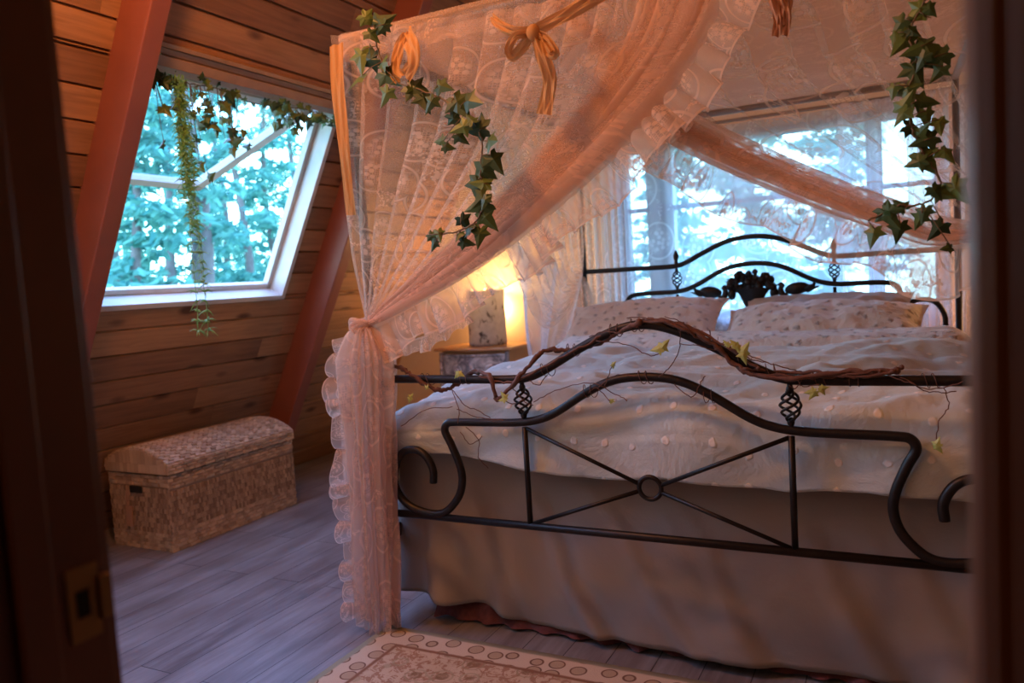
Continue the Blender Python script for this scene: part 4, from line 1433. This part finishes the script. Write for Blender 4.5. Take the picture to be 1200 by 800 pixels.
cx_, cy_ = (CX0 + CX1) / 2, (CY0 + CY1) / 2
wx, wy = CX1 - CX0, CY1 - CY0
mb = MB()
mb.box((cx_, cy_, CH / 2), (wx - .01, wy - .01, CH), r=.2)
strap_panel(mb, lambda a, b, d: Vector((CX1 - .005 + d, CY0 + a, b)), wy, CH, .10, .07)
strap_panel(mb, lambda a, b, d: Vector((CX0 + a, CY0 + .005 - d, b)), wx, CH, .09, .06)
strap_panel(mb, lambda a, b, d: Vector((CX1 - a, CY1 - .005 + d, b)), wx, CH, .09, .06)
strap_panel(mb, lambda a, b, d: Vector((CX0 + .005 - d, CY1 - a, b)), wy, CH, .10, .07)
body = mb.build('chest_body', M['wicker'], ch, smooth=False)
# lid: domed across x, runs along y
lid = MB()
LH0, LH1 = CH + .006, CH + .055
prof = [(-wx / 2 - .008, LH0), (-wx / 2 - .008, LH1)]
dome = []
for i in range(1, 12):
    t = i / 12; dome.append((-wx / 2 - .008 + (wx + .016) * t, LH1 + .075 * math.sin(PI * t) ** .75))
prof += dome + [(wx / 2 + .008, LH1), (wx / 2 + .008, LH0)]


def lidseg(ya, yb, prof, r, grow=0):
    n = len(lid.v); k = len(prof); acc = 0
    for yy in (ya, yb):
        for x, z in prof: lid.v.append(Vector((cx_ + x * (1 + grow / .3), yy, z + (grow if z > LH0 + .01 else 0))))
    for i in range(k - 1):
        dl_ = math.hypot(prof[i + 1][0] - prof[i][0], prof[i + 1][1] - prof[i][1])
        lid.face([n + i, n + k + i, n + k + i + 1, n + i + 1], [(ya, acc), (yb, acc), (yb, acc + dl_), (ya, acc + dl_)], r() if callable(r) else r); acc += dl_
    lid.face([n + i for i in range(k)], r=.4); lid.face([n + k + i for i in range(k)][::-1], r=.4)


lidseg(CY0 - .008, CY1 + .008, prof, .75)
arc = [0]
for i in range(1, len(prof)): arc.append(arc[-1] + math.hypot(prof[i][0] - prof[i - 1][0], prof[i][1] - prof[i - 1][1]))


def dome_pt(a, b, d):
    b = min(b, arc[-1] - 1e-6)
    i = max(k for k in range(len(arc) - 1) if arc[k] <= b)
    q = (b - arc[i]) / (arc[i + 1] - arc[i])
    x = prof[i][0] + (prof[i + 1][0] - prof[i][0]) * q; z = prof[i][1] + (prof[i + 1][1] - prof[i][1]) * q
    tx, tz = prof[i + 1][0] - prof[i][0], prof[i + 1][1] - prof[i][1]; l_ = math.hypot(tx, tz)
    return Vector((cx_ + x - tz / l_ * d, CY1 + .008 - a, z + tx / l_ * d))


strap_panel(lid, dome_pt, wy + .016, arc[-1], arc[-1], 0)
# flat straps across the curved ends
for k in range(16):
    xa = -wx / 2 + wx * k / 16; xb = xa + wx / 16
    zt_ = min(LH1 + .075 * math.sin(PI * min(max((xx + wx / 2 + .008) / (wx + .016), 0), 1)) ** .75 for xx in (xa, xb))
    for (za_, zb_) in ((LH0 + .004, LH1), (LH1 + .001, zt_)):
        if zb_ - za_ > .004: lid.box((cx_ + (xa + xb) / 2, CY0 - .010, (za_ + zb_) / 2), (wx / 16 - .002, .006, zb_ - za_), r=rr.uniform(.5, 1))
# woven end faces of the lid
lid.build('chest_lid', M['wicker'], ch, smooth=False)
mb = MB(); mb.box((cx_ - .01, CY0 - .007, .31), (.085, .01, .035)); mb.build('slot_shade', M['hole_shade'], ch, smooth=False, bevel=.003)  # black block in place of an opening, its inner shade as colour
mb = MB(); mb.tube(smooth_path([(cx_ - .065, CY0 - .014, .315), (cx_ - .075, CY0 - .018, .27), (cx_ - .072, CY0 - .016, .22)], 5), .004, 6)
mb.tube(smooth_path([(cx_ - .060, CY0 - .014, .315), (cx_ - .058, CY0 - .018, .27), (cx_ - .066, CY0 - .016, .22)], 5), .003, 6)
strap = mb.build('tag_cord', M['tag'], ch)
mb = MB(); mb.box((cx_ - .068, CY0 - .016, .17), (.05, .005, .11), Matrix.Rotation(.06, 3, 'Y')); mb.build('leather_tag', M['tag'], ch, smooth=False, bevel=.006)

# ------------------------------------------------------------ nightstand and birch lantern
NX0, NX1, NY0, NY1, NZ = -3.03, -2.47, 4.76, 5.15, .80
ns = thing('nightstand', 'small bombe nightstand with a honey wood top and silvery carved drawers', 'nightstand', ((NX0 + NX1) / 2, (NY0 + NY1) / 2, 0))


def top_poly(mb, grow, z0, z1, n=20):
    ring = []
    for i in range(n + 1):
        t = i / n; x = NX0 - grow + (NX1 - NX0 + 2 * grow) * t
        ring.append((x, NY0 - grow - .028 * math.sin(PI * t) ** 2 + .012 * math.sin(3 * PI * t)))
    ring += [(NX1 + grow, NY1 + .0), (NX0 - grow, NY1 + .0)]
    k = len(ring); b = len(mb.v)
    for z in (z0, z1):
        for x, y_ in ring: mb.v.append(Vector((x, y_, z)))
    for i in range(k): mb.face([b + i, b + (i + 1) % k, b + k + (i + 1) % k, b + k + i])
    mb.face([b + i for i in range(k)][::-1]); mb.face([b + k + i for i in range(k)])


mb = MB(); top_poly(mb, .035, NZ - .022, NZ); mb.build('nightstand_top', M['honey'], ns, smooth=False, bevel=.008)
mb = MB(); top_poly(mb, -.01, .14, NZ - .023); mb.build('nightstand_body', M['honey'], ns, smooth=False, bevel=.004)
for (za, zb) in ((.52, .755), (.27, .50)):
    mb = MB()

    def f(u, v):
        x = NX0 + .03 + (NX1 - NX0 - .06) * u
        t = (x - NX0) / (NX1 - NX0)
        z = za + (zb - za) * v
        cx2, cz2 = u - .5, v - .5
        rel = .010 * math.exp(-(cx2 / .10) ** 2 - (cz2 / .22) ** 2) * (1 + .5 * math.sin(u * 80) * math.sin(v * 22))
        rel += .007 * math.exp(-((abs(cx2) - .27) / .09) ** 2 - (cz2 / .20) ** 2) * (1 + math.sin(math.hypot(abs(cx2) - .27, cz2 * .5) * 110))
        edge_ = .008 if (u < .04 or u > .96 or v < .07 or v > .93) else 0
        return (x, NY0 - .006 - .028 * math.sin(PI * t) ** 2 + .012 * math.sin(3 * PI * t) - rel - edge_, z)
    mb.grid(f, 110, 40); dw = mb.build('drawer', M['silver'], ns, solid=.01)
    for sx in (-1, 1):
        kb = MB(); kb.ball(((NX0 + NX1) / 2 + sx * .03, NY0 - .055, (za + zb) / 2 - .02), (.014, .012, .014)); kb.build('knob', M['silver'], dw)
for x in (NX0 + .03, NX1 - .03):
    for y_ in (NY0 + .03, NY1 - .03):
        mb = MB(); mb.tube(smooth_path([(x, y_, .16), (x + (.012 if x > -2.7 else -.012), y_ - .012, .09), (x, y_, .0)], 5), lambda t: .024 - .009 * t, 8); mb.build('leg', M['honey'], ns)
for sx, x in ((-1, NX0 + .012), (1, NX1 - .012)):
    mb = MB(); mb.tube([(x, NY0 - .002, .14), (x + sx * .004, NY0 - .012, .45), (x, NY0 - .004, NZ - .03)], .016, 8); mb.build('corner_column', M['silver'], ns)

BX, BY = -2.735, 4.955
lan = thing('birch_lantern', 'round birch bark lantern glowing at its top on the nightstand', 'lamp', (BX, BY, NZ))
mb = MB()
mb.grid(lambda u, v: (BX + (.135 + .004 * math.sin(u * 2 * PI * 7) + .004 * nz(u * 9, v * 5, 3)) * math.cos(2 * PI * u), BY + .135 * math.sin(2 * PI * u), NZ + .004 + .395 * v + .006 * math.sin(u * 2 * PI * 5) * v), 60, 16, closed=True)
mb.build('bark_shade', M['birch'], lan, solid=.004)
mb = MB(); mb.lathe((BX, BY, NZ + .001), [(.12, 0), (.12, .014), (.03, .018), (.012, .03), (.012, .22), (.02, .235)], 20); mb.build('lamp_holder', M['silver'], lan)
mb = MB(); mb.ball((BX, BY, NZ + .36), (.03, .03, .045), 14, 10); mb.build('bulb', M['glow'], lan)
light('lantern_bulb_light', 'POINT', (BX, BY, NZ + .43), 20, (1.0, 0.56, 0.22), .03)
light('wall_glow_fill', 'POINT', (BX - .01, BY + .175, NZ + .26), 9, (1.0, 0.56, 0.22), .03)  # bulbless light added behind the shade so the wall beside it glows

# ------------------------------------------------------------ rug
mb = MB()
RX0, RX1, RY0, RY1 = -1.73, .37, .89, 2.24
rg_ = bpy.data.objects
n = len(mb.v)


def rugp(u, v): return Vector((RX0 + (RX1 - RX0) * u, RY1 + (RY0 - RY1) * v, .011 + .0012 * nz(u * 40, v * 30, 1)))


mb.grid(rugp, 60, 40); mb.face([0, 0, 0]) if False else None
me_o = mb.build('rug', M['rug'], solid=.010)
me_o.data.transform(Matrix.Translation((-RX0, -RY1, 0))); me_o.location = (RX0, RY1, 0)
tag(me_o, 'beige rug with brown floral pattern and scalloped border at the foot of the bed', 'rug')

# ------------------------------------------------------------ outside
gd = MB(); gd.grid(lambda u, v: (-45 + 75 * u, -15 + 60 * v, -1.7 + .5 * nz(u * 9, v * 9, 2)), 50, 40)
o = gd.build('ground', M['dirt']); o['kind'] = 'structure'


def conifer(x, y, h, r, seed, label, trunk_r=.16, dens=1.0, zb=-1.8, low=.12):
    rg = random.Random(seed)
    t = thing('conifer_tree', label, 'tree', (x, y, zb), 'trees outside the windows')
    mb = MB(); pts = [Vector((x + .06 * math.sin(i * 1.1 + seed), y + .05 * math.cos(i + seed), zb + h * i / 12)) for i in range(13)]
    mb.tube(pts, lambda q: trunk_r * (1 - q * .85), 10); mb.build('trunk', M['bark'], t)
    fo = MB()
    nb = int(46 * dens)
    for k in range(nb):
        q = low + (1 - low) * (k + rg.random()) / nb
        a = rg.random() * 2 * PI; L_ = r * (1 - q * .75) * rg.uniform(.6, 1.1)
        base = Vector((x, y, zb + h * q)); d = Vector((math.cos(a), math.sin(a), -.18))
        fo.tube([base, base + d * L_ * .6, base + d * L_ + Vector((0, 0, -.12 * L_))], lambda s: .014 * (1 - s) + .003, 3, caps=False)
        m_ = int(60 * L_)
        for j in range(m_):
            s = .12 + .88 * rg.random()
            c = base + d * L_ * s + Vector((rg.uniform(-1, 1), rg.uniform(-1, 1), rg.uniform(-.7, .35))) * (.20 * (1.1 - s * .6))
            e = Vector((rg.uniform(-1, 1), rg.uniform(-1, 1), rg.uniform(-.7, .1))).normalized(); sd = e.orthogonal().normalized() * rg.uniform(.025, .055)
            ln = rg.uniform(.10, .22)
            b = len(fo.v); rv = rg.random()
            fo.v += [c - sd, c + sd, c + e * ln + sd * .3, c + e * ln - sd * .3]; fo.face([b, b + 1, b + 2, b + 3], r=rv)
    fo.build('foliage', M['needles'], t, smooth=False)


tl = 'conifer seen through the skylight, '
trees = [
    (*at(232, 280, y=8.2).xy, 9, 1.5, .24, 'thick-trunked conifer seen through the lower middle of the skylight', .7, .42),
    (*at(285, 270, y=10.5).xy, 9, 1.6, .11, 'slim conifer right of the thick trunk outside the skylight', 1.0, .2),
    (*at(318, 270, y=11.5).xy, 9, 1.5, .10, 'slim conifer near the right edge of the skylight', .8, .25),
    (*at(160, 280, y=7.0).xy, 6.5, 1.7, .12, 'leafy conifer filling the left side of the skylight', 1.7, .1),
    (*at(200, 270, y=10.5).xy, 9, 2.2, .15, 'conifer behind and left of the thick trunk outside', 1.5, .1),
    (*at(262, 260, y=15).xy, 9, 2.6, .16, 'distant conifer between the thick trunk and the slim ones', 1.2, .1),
    (*at(350, 260, y=15).xy, 9, 2.4, .16, 'distant conifer at the right side of the skylight view', 1.2, .1),
    (*at(130, 260, y=11).xy, 8, 2.4, .16, 'distant conifer at the far left of the skylight view', 1.3, .1),
    (*at(790, 260, y=13).xy, 6.5, 2.0, .15, 'tree seen through the left part of the window behind the bed', 2.0, .1),
    (*at(880, 260, y=15).xy, 6.5, 2.4, .15, 'tree seen through the middle of the window behind the bed', 2.0, .1),
    (*at(985, 260, y=14).xy, 6.5, 2.0, .15, 'tree seen at the right through the window behind the bed', 2.0, .1),
]
for i, (x, y_, h_, r_, tr_, lb, dn, lo_) in enumerate(trees):
    conifer(x, y_, h_, r_, 20 + i, lb, tr_, dn, low=lo_)
